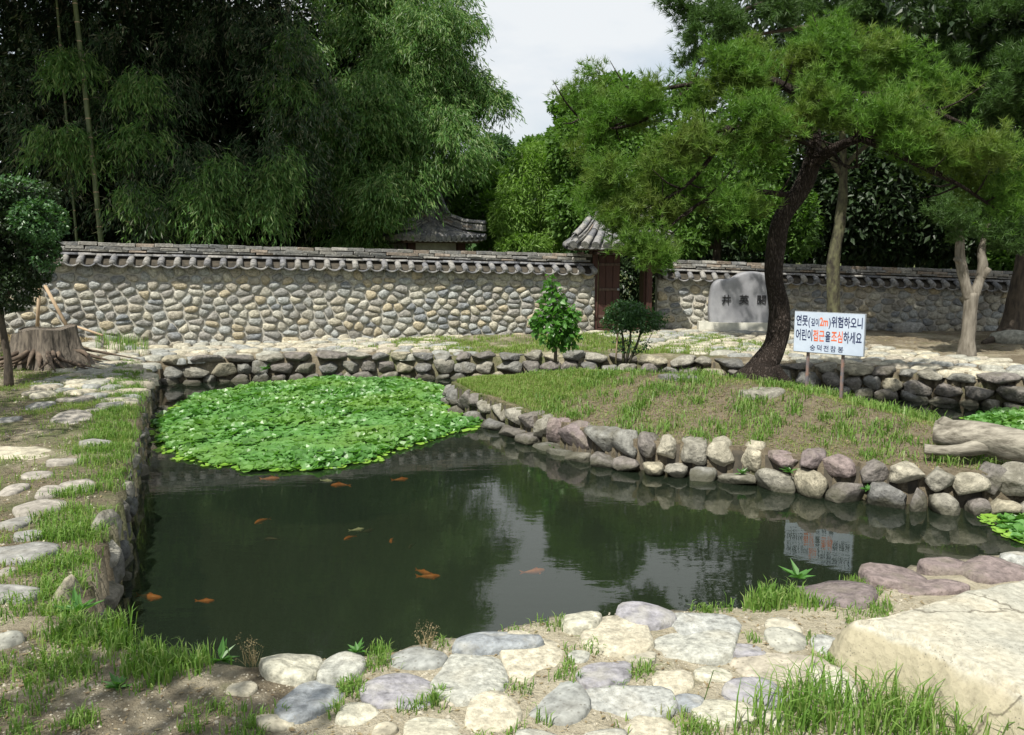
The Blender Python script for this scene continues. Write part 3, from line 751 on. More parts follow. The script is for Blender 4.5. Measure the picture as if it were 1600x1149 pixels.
def ridge(parent, pts, rad=0.07, seg_len=0.3, layers=3, lift=0.0):
    """stacked ridge courses ending in a round tile"""
    inv = parent.matrix_basis.inverted(); cp = [Vector(p) for p in pts]
    cum = [0]
    for a, b in zip(cp, cp[1:]): cum.append(cum[-1] + (b - a).length)
    def at(s):
        for k in range(len(cp) - 1):
            if s <= cum[k + 1] or k == len(cp) - 2:
                return cp[k].lerp(cp[k + 1], (s - cum[k]) / (cum[k + 1] - cum[k]))
    nseg = max(1, int(round(cum[-1] / seg_len)))
    for i in range(nseg):
        a = at(cum[-1] * i / nseg); b = at(cum[-1] * (i + 1) / nseg); X = b - a; ln = X.length; X.normalize()
        side = Vector((0, 0, 1)).cross(X).normalized(); Z = X.cross(side)
        for l in range(layers):
            top = l == layers - 1
            if top:
                o = link('ridge_tile', RT['mid'], parent); mt = Matrix((X, side, Z)).transposed().to_4x4() @ Matrix.Diagonal((ln * 1.04, rad, rad, 1)); mt.translation = a + Z * (l * 0.055 + lift)
            else:
                o = link('ridge_slab', SL[(i + l) % 5], parent); mt = Matrix((X, side, Z)).transposed().to_4x4() @ Matrix.Diagonal((ln / 0.34, rad * (3.2 - l * .5), 0.05, 1)); mt.translation = a + X * ln / 2 + Z * (l * 0.055 + lift)
            o.matrix_basis = inv @ mt
def plain_box(parent, name, c, size, mat, rz=0, bev=0.006, segs=1):
    me = box_mesh(name, *size, bev, segs); me.materials.append(mat)
    o = link(name, me, parent)
    o.matrix_basis = parent.matrix_basis.inverted() @ (Matrix.Translation(c) @ Matrix.Rotation(rz, 4, 'Z'))
    return o

# gate between the two walls
GC = Vector((2.50, 18.66, 0.52)); grz = R(3)
gate = empty('wooden_gate', GC, grz, label='wooden gate under its own small tiled roof, dark red leaf shut', cat='gate')
gm = gate.matrix_basis
def G(x, y, z): return gm @ Vector((x, y, z))
for xx in (-0.66, 0.56): plain_box(gate, 'post', G(xx, 0, 0.93), (0.13, 0.15, 1.92), M['redwood'], grz)
plain_box(gate, 'lintel', G(-0.05, 0, 1.83), (1.5, 0.14, 0.14), M['darkwood'], grz)
plain_box(gate, 'threshold', G(-0.05, 0, 0.05), (1.09, 0.13, 0.14), M['redwood'], grz)
leaf = plain_box(gate, 'door', G(-0.34, 0.0, 0.94), (0.48, 0.035, 1.62), M['redwood'], grz)
for k in range(3):
    me = box_mesh('plank', 0.15, 0.02, 1.60, 0.004); me.materials.append(M['redwood'])
    o = link('plank', me, leaf); o.location = (-0.16 + k * 0.16, -0.029, 0)
for z in (-0.55, 0.05, 0.6):
    me = box_mesh('rail', 0.47, 0.025, 0.06, 0.004); me.materials.append(M['darkwood']); o = link('rail', me, leaf); o.location = (0, -0.053, z)
me = box_mesh('latch', 0.05, 0.02, 0.05, 0.006); me.materials.append(M['signedge']); o = link('latch', me, leaf); o.location = (0.2, -0.08, 0.05)
leaf2 = plain_box(gate, 'door', G(0.475, 0.27, 0.94), (0.04, 0.50, 1.62), M['redwood'], grz)
leaf2['label'] = 'leaf swung open inward'
# roof: hipped, with eaves overhanging posts
ez, rz_ = 1.95, 2.50
E = {k: G(*v) for k, v in dict(a=(-1.22, -0.72, ez), b=(.90, -0.72, ez), c=(.90, 0.72, ez), d=(-1.22, 0.72, ez), r=(-0.72, 0, rz_), s=(0.45, 0, rz_)).items()}
roof_slope(gate, E['a'], E['b'], E['r'], E['s'], 9, 3, 0.05, 0.085)
roof_slope(gate, E['d'], E['a'], E['r'] + Vector((0, .02, 0)), E['r'], 5, 3, 0.05, 0.085)
roof_slope(gate, E['b'], E['c'], E['s'], E['s'] + Vector((0, .02, 0)), 5, 3, 0.05, 0.085)
roof_slope(gate, E['c'], E['d'], E['s'], E['r'], 9, 3, 0.05, 0.085)
ridge(gate, [E['r'] + Vector((-.12, 0, .03)), E['r'].lerp(E['s'], .5), E['s'] + Vector((.12, 0, .03))], 0.085, 0.28, 5, 0.0)
for a, r in (('a', 'r'), ('b', 's')):
    ridge(gate, [E[r] + Vector((0, 0, .02)), E[r].lerp(E[a], .5) + Vector((0, 0, 0.0)), E[r].lerp(E[a], .9) + Vector((0, 0, .06))], 0.075, 0.26, 3, 0.0)
V = [gate.matrix_basis.inverted() @ (E[k] + Vector((0, 0, -.10)) * 1.0) for k in 'abcd']
V = [Vector((v.x * .95, v.y * .93, v.z)) for v in V]
me = mesh('soffit', V + [v + Vector((0, 0, .07)) for v in V], [(3, 2, 1, 0), (4, 5, 6, 7), (0, 1, 5, 4), (1, 2, 6, 5), (2, 3, 7, 6), (3, 0, 4, 7)], False)
link('soffit', me, gate, M['darkwood'])
for k in range(6): plain_box(gate, 'rafter', G(-1.02 + k * 0.34, -0.28, ez - 0.16), (0.06, 0.74, 0.06), M['darkwood'], grz)
# step stones at the gate
steps = empty('gate_steps', G(-0.05, -0.35, 0), grz, label='low rough step stones laid before the gate threshold', cat='steps')
for k, (dx, dy, w_, d_) in enumerate(((-.62, 0, .5, .3), (-.1, .02, .55, .3), (.45, 0, .5, .28), (-.9, -.28, .45, .26), (-.35, -.3, .6, .25), (.3, -.3, .6, .26))):
    me = rock_mesh('step_stone', w_, d_, 0.16, 400 + k, 2, 0.6, 0.08, 4); me.materials.append(M['flag']); o = link('step_stone', me, steps); o.location = (dx, dy, 0.03 - 0.03 * (k > 2))

# pavilion behind the wall
pav_a = math.atan2(0.55, 0.83)
PC = Q(690, 372, 23.0); PC.z = 0.5
pav = empty('pavilion', PC, 0, label='small pavilion with curved grey hip and gable tiled roof behind the long wall', cat='pavilion')
C1 = Q(757, 373, 22.4)                                   # right corner of the eave
d1 = Vector((-math.cos(R(24)), -math.sin(R(24)), 0)); dn = Vector((-d1.y, d1.x, 0))
if dn.y > 0: dn = -dn
zE = C1.z
back = -dn
LN = 2.3
e1 = C1.copy(); e0 = C1 + d1 * LN
r1 = C1 + d1 * 0.85 + back * 0.8 + Vector((0, 0, 0.40)); r0 = e0 - d1 * 0.85 + back * 0.8 + Vector((0, 0, 0.40))
roof_slope(pav, e0, e1, r0, r1, 16, 4, 0.06, 0.085)
t1 = r1 + d1 * 0.12 + back * .5 + Vector((0, 0, 0.80)); t0 = r0 - d1 * 0.12 + back * .5 + Vector((0, 0, 0.80))
roof_slope(pav, r0 - d1 * .1, r1 + d1 * .1, t0, t1, 12, 4, 0.08, 0.085)
b1 = C1 + back * 3.6; b0 = e0 + back * 3.6
rb1 = b1 + d1 * 0.85 - back * 0.8 + Vector((0, 0, .40)); rb0 = b0 - d1 * 0.85 - back * 0.8 + Vector((0, 0, .40))
roof_slope(pav, e1, b1, r1, rb1, 14, 4, 0.06, 0.085)
roof_slope(pav, b1, b0, rb1, rb0, 14, 3, 0.06, 0.085)
roof_slope(pav, b0, e0, rb0, r0, 14, 3, 0.06, 0.085)
roof_slope(pav, rb1, rb0, t1, t0, 12, 3, 0.08, 0.085)
up = Vector((0, 0, 1))
ridge(pav, [t1 + up * .08, (t1 + r1) / 2 + up * .02, r1 + up * .10 - back * .12], 0.10, 0.3, 4)
ridge(pav, [r1 + up * .08, (r1 + C1) / 2 + up * .07, C1 + up * .22], 0.09, 0.3, 4)
ridge(pav, [t0 + up * .08, (t0 + r0) / 2 + up * .02, r0 + up * .10 - back * .12], 0.10, 0.3, 4)
ridge(pav, [r0 + up * .08, (r0 + e0) / 2 + up * .07, e0 + up * .22], 0.09, 0.3, 4)
ridge(pav, [t1 + up * .1, t0 + up * .1], 0.11, 0.32, 5)
gv = [pav.matrix_basis.inverted() @ v for v in (r1 + d1 * .2, t1 + d1 * .1, rb1 + d1 * .2)]
link('gable', mesh('gable', gv + [v + d1 * .08 for v in gv], [(0, 1, 2), (5, 4, 3), (0, 3, 4, 1), (1, 4, 5, 2), (2, 5, 3, 0)], False), pav, M['darkwood'])
bc = (C1 + b0) / 2; ang = math.atan2(d1.y, d1.x)
plain_box(pav, 'wall', Vector((bc.x, bc.y, (zE - .1 + 0.4) / 2)), (LN - 1.0, 2.2, zE - .1 - 0.4), M['mortar'], ang)
plain_box(pav, 'soffit', Vector((bc.x, bc.y, zE - .08)), (LN - .2, 3.4, 0.08), M['darkwood'], ang)
for sx in (-1, 1):
    for sy in (-1, 1):
        q = bc + d1 * sx * (LN / 2 - .45) + back * sy * 1.2
        plain_box(pav, 'column', Vector((q.x, q.y, (zE - .12 + .4) / 2)), (0.2, 0.2, zE - .12 - .4), M['redwood'], ang)

# ------------------------------------------------------------------ pond edging
def curve_at(pts):
    pts = [Vector((p[0], p[1], 0)) for p in pts]; cum = [0.0]
    for a, b in zip(pts, pts[1:]): cum.append(cum[-1] + (b - a).length)
    def f(s):
        for k in range(len(pts) - 1):
            if s <= cum[k + 1] or k == len(pts) - 2:
                t = (s - cum[k]) / (cum[k + 1] - cum[k]); d = (pts[k + 1] - pts[k]).normalized()
                return pts[k].lerp(pts[k + 1], t), d
    return f, cum[-1]
def core_ribbon(parent, pts, zlo, ztops, inward, thick=0.3):
    """earth packed behind the stones; inward = side the water is on (+1 left of travel)"""
    f, ln = curve_at(pts); V, F = [], []; n = max(8, int(ln / 0.25)); inv = parent.matrix_basis.inverted()
    for i in range(n + 1):
        p, d = f(ln * i / n); nn = Vector((-d.y, d.x, 0)) * inward
        for off, z in ((-0.02, zlo), (-0.05, ztops), (-thick, ztops), (-thick, zlo)):
            V.append(inv @ (p + nn * off + Vector((0, 0, z))))
    for i in range(n):
        for k in range(3): F.append((i * 4 + k, (i + 1) * 4 + k, (i + 1) * 4 + k + 1, i * 4 + k + 1))
    link('earth_core', mesh('earth_core', V, F, True), parent, M['core'])
def edging(name, pts, inward, rows, label, seed, core_top, mats, skip=None, wide=1.0):
    f, ln = curve_at(pts); p0, _ = f(0)
    w = empty(name, (p0.x, p0.y, 0), 0, label=label, cat='retaining wall')
    inv = w.matrix_basis.inverted(); rr = random.Random(seed)
    core_ribbon(w, pts, -0.7, core_top, inward)
    for (zc, hh, wmin, wmax, out, dep) in rows:
        s = rr.uniform(0, .2)
        while s < ln:
            wd = rr.uniform(wmin, wmax) * wide
            p, d = f(min(ln, s + wd / 2)); nn = Vector((-d.y, d.x, 0)) * inward
            h_ = hh * rr.uniform(0.85, 1.15)
            me = rock_mesh('stone', wd * 1.02, dep * rr.uniform(.9, 1.1), h_, rr.random() * 1e6, 3, rr.uniform(.5, .95), 0.16, 8)
            me.materials.append(M[rr.choice(mats)])
            o = link('stone', me, w)
            mt = Matrix((d, Vector((0, 0, 1)).cross(d), Vector((0, 0, 1)))).transposed().to_4x4() @ Matrix.Rotation(R(rr.uniform(-7, 7)), 4, 'Y') @ Matrix.Rotation(R(rr.uniform(-8, 8)), 4, 'Z')
            mt.translation = p + nn * (out + rr.uniform(-.03, .03)) + Vector((0, 0, zc + (h_ - hh) / 2 + rr.uniform(-.015, .015)))
            o.matrix_basis = inv @ mt
            s += wd
    return w
far_pts = POND[9:18]; farp = [tuple(p) for p in far_pts] + [(9.5, 11.0), (11.5, 10.0)]
edging('pond_edging', farp, -1, [(0.00, 0.24, 0.20, 0.42, 0.06, 0.34), (0.21, 0.24, 0.26, 0.50, 0.0, 0.36), (0.40, 0.16, 0.30, 0.60, -0.06, 0.42)],
       'boulder edging along the far side of the pond under the path', 21, 0.40, ['pondstone'])
leftp = [tuple(p) for p in POND[0:10]]
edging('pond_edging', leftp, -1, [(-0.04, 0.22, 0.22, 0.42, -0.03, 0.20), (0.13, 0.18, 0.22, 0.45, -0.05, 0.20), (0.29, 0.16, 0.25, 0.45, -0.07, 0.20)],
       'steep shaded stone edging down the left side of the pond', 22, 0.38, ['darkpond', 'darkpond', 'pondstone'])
nearp = [tuple(p) for p in list(POND[20:]) + [POND[0]]]
edging('pond_edging', nearp, -1, [(-0.02, 0.26, 0.25, 0.5, -0.02, 0.26), (0.20, 0.22, 0.25, 0.45, -0.08, 0.26)], 'low hidden stone edging under the near bank', 23, 0.34, ['pondstone'])

# island edging: the front stones one by one (centre x, centre y, width, height in the photograph, tone)
isl = empty('island_edging', (1.3, 9.0, 0), 0, label='curved two course boulder edging round the grassy island', cat='retaining wall')
ip = [tuple(p) for p in ISLE] + [tuple(ISLE[0])]
core_ribbon(isl, ip, -0.7, 0.30, -1, 0.3)
FRONT = [(704, 617, 22, 28), (722, 624, 22, 28), (738, 628, 20, 24), (756, 636, 18, 24), (776, 644, 22, 26), (800, 650, 24, 30), (822, 658, 24, 30), (842, 668, 24, 34), (864, 674, 26, 40), (895, 682, 42, 42), (937, 687, 44, 38), (972, 695, 42, 42),
         (1009, 698, 36, 38), (1038, 703, 32, 38), (1080, 706, 52, 38), (1128, 713, 48, 46), (1172, 716, 36, 40), (1216, 718, 52, 26), (1264, 721, 40, 26), (1310, 730, 54, 30), (1362, 739, 52, 32), (1418, 743, 54, 30), (1470, 752, 50, 38), (1520, 762, 52, 36), (1556, 752, 40, 44), (1600, 752, 50, 50),
         (1650, 752, 50, 40),
         (716, 640, 36, 12), (748, 650, 24, 11), (776, 660, 34, 12), (806, 672, 30, 12), (832, 684, 26, 13), (860, 697, 30, 13), (880, 706, 30, 16), (906, 713, 46, 17), (948, 717, 40, 15), (984, 722, 36, 14), (1022, 728, 34, 14), (1058, 732, 34, 15), (1100, 740, 44, 22), (1156, 744, 50, 14), (1214, 746, 60, 28), (1270, 752, 50, 32), (1322, 762, 50, 26), (1386, 770, 58, 30), (1434, 778, 26, 30), (1476, 782, 46, 28), (1524, 789, 32, 20), (1560, 790, 46, 22), (1610, 790, 50, 22)]
poly_front = [Vector((*p, 0)) for p in ISLE[:13]]
def hit_ribbon(px, py):
    a, b, c = ray(px, py); best = None
    o = Vector((0, 0)); d = Vector((a, b))
    for q0, q1 in zip(poly_front, poly_front[1:]):
        e = q1.xy - q0.xy; den = d.x * e.y - d.y * e.x
        if abs(den) < 1e-9: continue
        t = (q0.x * e.y - q0.y * e.x) / den; u = (q0.x * d.y - q0.y * d.x) / den
        if t > 0 and -0.02 <= u <= 1.02 and (best is None or t < best[0]): best = (t, e.normalized(), CAMH + c * t)
    if best is None: return None
    t, e, z = best
    return Vector((a * t, b * t, z)), Vector((e.x, e.y, 0))
prevc = 0
tones = dict(pale='palestone')
for k, (px, py, pw, ph) in enumerate(FRONT):
    h_ = hit_ribbon(px, py)
    if h_ is None: continue
    p, d = h_
    upper = k < 27
    cosv = abs(Vector((d.x, d.y, 0)).normalized().dot(Vector((p.y, -p.x, 0)).normalized())); cosv = max(cosv, 0.45)
    wd = pw * p.y / FPX / cosv * (1.0); wd = min(wd, 0.46); hh = ph * p.y / FPX * 1.02
    nn = Vector((d.y, -d.x, 0))
    rr = random.Random(900 + k)
    me = rock_mesh('stone', wd * 1.04, 0.34 if upper else 0.30, hh * (1.12 if upper else 1.5), 900 + k, 3, rr.uniform(.55, 1.0), 0.15, 8)
    mt_ = 'pondstone'
    if px in (1128, 1172, 1038, 1520, 1418): mt_ = 'palepond'
    if px in (895, 864, 1264, 1216, 1310): mt_ = 'purplestone'
    me.materials.append(M[mt_])
    o = link('stone', me, isl)
    mt = Matrix((d, Vector((0, 0, 1)).cross(d), Vector((0, 0, 1)))).transposed().to_4x4() @ Matrix.Rotation(R(rr.uniform(-6, 6)), 4, 'Y') @ Matrix.Rotation(R(rr.uniform(-5, 5)), 4, 'Z')
    if upper: mt.translation = p - nn * 0.10
    else: mt.translation = p + nn * 0.05 - Vector((0, 0, hh * .2))
    o.matrix_basis = isl.matrix_basis.inverted() @ mt
# rest of the island rim (right end, back)
f, ln = curve_at([tuple(p) for p in ISLE[12:]] + [tuple(ISLE[0])]); s = 0.1; rr = random.Random(77)
while s < ln:
    wd = rr.uniform(.25, .45); p, d = f(s + wd / 2)
    for zc, hh in ((0.02, 0.26), (0.2, 0.2)):
        me = rock_mesh('stone', wd, .3, hh, rr.random() * 1e5, 2, .5, .12, 4); me.materials.append(M['pondstone']); o = link('stone', me, isl)
        mt = Matrix((d, Vector((0, 0, 1)).cross(d), Vector((0, 0, 1)))).transposed().to_4x4(); mt.translation = p + Vector((0, 0, zc)); o.matrix_basis = isl.matrix_basis.inverted() @ mt
    s += wd

# ------------------------------------------------------------------ flagstones
def dome(name, outline, h, sink, rough=.02, seed=0, rings=4):
    """flat-topped bedded stone from a ground outline (list of xy offsets)"""
    n = len(outline); V, F = [], []; rr = random.Random(seed); off = Vector((rr.uniform(-9, 9), rr.uniform(-9, 9), 0))
    prof = [(1.0, -sink), (0.985, h * 0.45), (0.93, h * 0.85), (0.70, h * 0.97), (0.35, h)]
    tx, ty = rr.uniform(-.12, .12), rr.uniform(-.12, .12)
    for s, z in prof:
        for p in outline:
            q = Vector((p[0] * s, p[1] * s, 0)); zz = z
            if z > 0: zz = z + noise.noise(q * 5 + off) * h * .5 + noise.noise(q * 14 + off) * h * .08 + tx * q.x + ty * q.y
            V.append((q.x, q.y, zz))
    V.append((0, 0, h * 1.02))
    for k in range(len(prof) - 1):
        for i in range(n): F.append((k * n + i, k * n + (i + 1) % n, (k + 1) * n + (i + 1) % n, (k + 1) * n + i))
    for i in range(n): F.append(((len(prof) - 1) * n + i, (len(prof) - 1) * n + (i + 1) % n, len(prof) * n))
    return mesh(name, V, F)
def blob_outline(rx, ry, rot, seed, n=20, ang=.13):
    rr = random.Random(seed); ph = [rr.uniform(0, 6.28) for _ in range(4)]; e = rr.uniform(2.0, 2.9)
    o = []
    for k in range(n):
        t = 2 * math.pi * k / n; c, s = math.cos(t), math.sin(t)
        r = (abs(c) ** e + abs(s) ** e) ** (-1 / e)
        r *= 1 + ang * (math.sin(2 * t + ph[0]) * .5 + math.sin(3 * t + ph[1]) * .5 + math.sin(5 * t + ph[2]) * .25)
        x, y = r * c * rx, r * s * ry
        o.append((x * math.cos(rot) - y * math.sin(rot), x * math.sin(rot) + y * math.cos(rot)))
    return o
path_near = empty('stone_paving', (0, 3.4, 0.44), 0, kind='structure')
NEAR = [(455, 1036, 46, 18, 0, 'palestone', 1), (532, 1038, 34, 20, 0, 'palestone', 1), (486, 1082, 42, 30, -25, 'bluestone', 0), (378, 1070, 22, 8, 0, 'palestone', 0), (625, 1070, 58, 26, -5, 'bluestone', 0),
        (650, 1022, 44, 14, 5, 'flag', 0), (735, 1048, 58, 36, 0, 'palestone', 0), (775, 1002, 62, 15, 4, 'bluestone', 1), (834, 1022, 52, 32, 0, 'palestone', 0), (770, 1108, 42, 25, 5, 'palestone', 0), (674, 1132, 44, 28, 10, 'palestone', 0),
        (872, 1088, 46, 29, -20, 'flag', 0), (942, 1043, 45, 20, 0, 'bluestone', 0), (985, 1086, 74, 18, -4, 'palestone', 0), (1050, 1058, 33, 14, 0, 'palestone', 0), (908, 974, 30, 14, 0, 'palestone', 1), (966, 992, 52, 26, -6, 'palestone', 0),
        (1070, 1000, 74, 24, -14, 'palestone', 0), (1008, 964, 46, 14, 0, 'bluestone', 1), (1106, 978, 46, 22, -10, 'palestone', 0), (1062, 968, 20, 8, 0, 'palestone', 0), (1222, 978, 24, 13, 0, 'flag', 0), (1228, 1000, 32, 14, 0, 'flag', 0), (1215, 1037, 72, 23, -12, 'flag', 0),
        (1186, 1078, 54, 20, 0, 'bluestone', 0), (1130, 1106, 46, 19, 0, 'palestone', 0), (1018, 1130, 42, 26, -20, 'palestone', 0), (940, 1142, 40, 14, 0, 'palestone', 0), (1206, 1116, 20, 13, 0, 'palestone', 0),
        (1308, 926, 58, 19, -6, 'purplestone', 1), (1398, 898, 50, 15, 5, 'purplestone', 1), (1482, 883, 38, 11, 0, 'purplestone', 1), (1556, 891, 52, 15, 5, 'purplestone', 1), (1446, 914, 56, 11, 5, 'purplestone', 0), (1592, 874, 30, 7, 0, 'palestone', 1),
        (1296, 1008, 26, 12, 0, 'palestone', 0), (1302, 1068, 30, 26, 0, 'palestone', 1), (600, 1132, 20, 8, 0, 'flag', 0), (1075, 1088, 26, 10, 0, 'bluestone', 0), (838, 1140, 34, 12, 0, 'palestone', 0), (1118, 1046, 30, 11, 0, 'palestone', 0), (560, 1104, 34, 13, 10, 'palestone', 0), (1168, 1012, 26, 10, 0, 'bluestone', 0), (430, 1120, 30, 10, 0, 'flag', 0), (1000, 1022, 26, 9, 0, 'flag', 0), (700, 1088, 14, 6, 0, 'flag', 0), (905, 1022, 18, 8, 0, 'palestone', 0)]
for k, (px, py, rx, ry, rot, mt_, raised) in enumerate(NEAR):
    c = P(px, py, 0.47); a = P(px, py - ry, 0.47); b = P(px, py + ry, 0.47)
    RX = 1.13 * rx * c.y / FPX; RY = 1.13 * (a.y - b.y) / 2
    z = hz(c.x, c.y)
    if z < 0: z = 0.42
    me = dome('flagstone', blob_outline(RX, RY, R(rot) , 40 + k), 0.028 if not raised else 0.060, 0.12, seed=k, rings=4)
    me.materials.append(M[mt_]); o = link('flagstone', me, path_near); o.location = (c.x, c.y - 3.4, (z if not raised else z - .01) - 0.44 - 0.01)
left_path = empty('stepping_stones', (-4.5, 8, 0.5), 0, kind='structure')
LEFT = [(62, 792, 40, 13), (115, 653, 30, 6), (20, 815, 26, 8), (30, 862, 56, 17), (20, 928, 40, 13), (82, 770, 24, 8), (30, 705, 60, 10), (120, 760, 26, 8), (20, 765, 20, 7), (150, 690, 24, 5), (60, 632, 22, 4), (120, 622, 26, 4), (10, 1000, 26, 9), (48, 836, 22, 7), (100, 720, 24, 6), (60, 742, 22, 5), (15, 655, 20, 4), (170, 632, 20, 4), (8, 890, 16, 6), (150, 640, 18, 3)]
for k, (px, py, rx, ry) in enumerate(LEFT):
    c = P(px, py, 0.48); a = P(px, py - ry, 0.48); b = P(px, py + ry, 0.48)
    me = dome('flagstone', blob_outline(rx * c.y / FPX, (a.y - b.y) / 2, 0, 340 + k), 0.045, 0.1, seed=70 + k); me.materials.append(M['darkflag' if k not in (6, 12) else 'flag'])
    o = link('flagstone', me, left_path); o.location = (c.x + 4.5, c.y - 8, hz(c.x, c.y) - .5 - .012)
# three big stones on the left edge
for k, (px, py, rx, ry) in enumerate([(112, 905, 24, 30), (160, 800, 14, 10)]):
    c = P(px, py, 0.5)
    me = rock_mesh('edge_boulder', 2 * rx * c.y / FPX, 0.42, 0.34, 620 + k, 3, .4, .12, 4); me.materials.append(M['pondstone']); o = link('edge_boulder', me, left_path); o.location = (c.x + 4.5, c.y - 8, -0.17)

def paving(name, poly, spacing, seed, mat, gap=0.035, limit=300, dens=None):
    poly = np.array(poly); lo = poly.min(0); hi = poly.max(0); rr = random.Random(seed)
    pts = []
    tries = 0
    while tries < 9000:
        tries += 1
        p = np.array([rr.uniform(lo[0], hi[0]), rr.uniform(lo[1], hi[1])])
        sp = spacing * rr.uniform(.75, 1.25)
        if all(((p - q) * [1, 1.45]) @ ((p - q) * [1, 1.45]) > sp * sp for q in pts): pts.append(p)
    e = empty(name, (float(lo[0]), float(lo[1]), 0.45), 0, kind='structure')
    ins = seg_dist(np.array(pts), poly) > 0.02
    n = 0
    for i, cell in voronoi(pts, lo - .1, hi + .1, gap, 1.3):
        if not ins[i]: continue
        if dens and rr.random() > dens(pts[i]): continue
        cc = sum(cell) / len(cell)
        if max(np.linalg.norm(q - cc) for q in cell) > spacing * 1.5: continue
        if seg_dist(np.array([cc]), POND)[0] > -0.02: continue
        c, me = cell_stone(cell, rr.uniform(0.035, 0.06), 0.06, 10, rr); me.materials.append(M[mat])
        o = link('flagstone', me, e); o.location = (c[0] - lo[0], c[1] - lo[1], hz(*c) - .45 + rr.uniform(-.012, .008)); n += 1
    return e, n
def W2(px, py, z=0.47): v = P(px, py, z); return (v.x, v.y)
_, n1 = paving('stone_path', [W2(40, 618), W2(60, 596), W2(160, 545), W2(250, 533), W2(480, 530), W2(730, 540), W2(740, 553), W2(500, 549), W2(246, 559), W2(215, 625)], 0.34, 3, 'flag')
_, n2 = paving('stone_path', [W2(940, 530), W2(1060, 522), W2(1250, 528), W2(1450, 552), W2(1720, 580), W2(1720, 596), W2(1560, 586), W2(1380, 572), W2(1200, 562), W2(1030, 548)], 0.36, 4, 'flag')
_, n3 = paving('stone_path', [W2(420, 530), W2(420, 521), W2(700, 522), W2(730, 538), W2(560, 536)], 0.34, 6, 'flag', dens=lambda p: .45)
print('paving', n1, n2, n3)
# base slabs at the foot of the long wall
foot = empty('foundation_stones', (-1.6, 17.6, .5), 0, label='pale squared foundation blocks lying along the foot of the long wall', cat='stones')
for k, (px, py, w_, h_) in enumerate(((690, 520, .95, .16), (800, 516, .35, .14), (900, 522, .3, .12), (620, 519, .5, .2), (560, 524, .4, .18))):
    c = P(px, py, 0.58)
    me = rock_mesh('foundation_block', w_, .25, h_ + .1, 700 + k, 3, .8, .06, 4); me.materials.append(M['flag']); o = link('foundation_block', me, foot); o.location = (c.x + 1.6, c.y - 17.6, 0.06)
    o.rotation_euler = (0, 0, R(14))

# ------------------------------------------------------------------ the big sandstone slab, right foreground
def big_boulder():
    outline = [W2(1284, 1000, .50), W2(1292, 1045, .45), W2(1350, 1070, .45), W2(1430, 1105, .45), W2(1520, 1160, .45), W2(1640, 1230, .45), W2(1850, 1260, .45), (3.6, 2.6), (3.9, 3.6), (3.4, 4.3),
               W2(1600, 884, .66), W2(1500, 910, .66), W2(1420, 928, .66), W2(1350, 945, .66), W2(1300, 972, .60)]
    poly = np.array(outline); lo = poly.min(0) - .05; hi = poly.max(0) + .05
    st = 0.014; xs = np.arange(lo[0], hi[0], st); ys = np.arange(lo[1], hi[1], st)
    XX, YY = np.meshgrid(xs, ys); pp = np.column_stack([XX.ravel(), YY.ravel()]); d = seg_dist(pp, poly)
    d = d + 0.025 * wob(pp[:, 0], pp[:, 1], 3, 3)
    t = np.clip(d / 0.17, 0, 1)
    z = 0.40 + 0.27 * (1 - (1 - t) ** 2.6) + 0.022 * wob(pp[:, 0], pp[:, 1], 1.5, 5) * sm(d / .3) + 0.006 * wob(pp[:, 0], pp[:, 1], 9, 2)
    # a crack with a chipped lip that follows the near face
    crack = np.abs(d - 0.135 - 0.012 * wob(pp[:, 0], pp[:, 1], 6, 7)); z -= 0.030 * np.exp(-(crack / 0.008) ** 2) * (pp[:, 1] < 3.65) * (pp[:, 0] > 1.45)
    z = np.where(d < -0.03, 0.30, z)
    V = np.column_stack([pp, z]); ny_, nx_ = XX.shape; id_ = np.arange(nx_ * ny_).reshape(ny_, nx_)
    F = np.stack([id_[:-1, :-1].ravel(), id_[:-1, 1:].ravel(), id_[1:, 1:].ravel(), id_[1:, :-1].ravel()], 1)
    keep = (d[F] > -0.06).any(1); F = F[keep]
    used = np.unique(F); mp_ = -np.ones(len(V), int); mp_[used] = np.arange(len(used))
    me = np_mesh('boulder', V[used], mp_[F], True)
    o = link('boulder', me, mat=M['bigrock'])
    return tag(o, 'large pale sandstone boulder with a flat top in the right foreground', 'boulder')
big_boulder()

# two flat dark rocks on the island
for k, (px, py, rx, ry, lab) in enumerate(((1062, 594, 32, 8, 'low dark rock half buried in the island soil left of the pine roots'), (1190, 612, 34, 8, 'low dark rock sunk in the shaded soil below the pine trunk'))):
    c = P(px, py, 0.66); me = dome('island_rock', blob_outline(rx * c.y / FPX, .24, 0, 800 + k), 0.06, 0.12, seed=k); o = link('island_rock', me, mat=M['pondstone']); o.location = (c.x, c.y, hz(c.x, c.y) - .02)
    tag(o, lab, 'rock')

# ------------------------------------------------------------------ monument
MC = P(1150, 519, 0.52)
mon = empty('inscribed_stone', (5.10, 18.92, 0.50), R(-2), label='tall grey inscribed natural stone standing on a granite plinth behind the pine', cat='monument')
PL = 0.78
ply = [(-PL - .08, -0.12), (-PL + .50, -0.40), (PL + .1, -0.40), (PL + .35, -.2), (PL + .3, .26), (-PL - .06, .26)]
ph = 0.27
V = [(x, y, -0.2) for x, y in ply] + [(x, y, ph) for x, y in ply] + [(x * .93, y * .85, ph) for x, y in ply] + [(x * .93, y * .85, ph - .02) for x, y in ply]
n = len(ply)
F = [tuple(range(n - 1, -1, -1))]
for l in range(3):
    for i in range(n): F.append((l * n + i, l * n + (i + 1) % n, (l + 1) * n + (i + 1) % n, (l + 1) * n + i))
F.append(tuple(range(3 * n, 4 * n)))
link('plinth', mesh('plinth', V, F, False), mon, M['granite'])
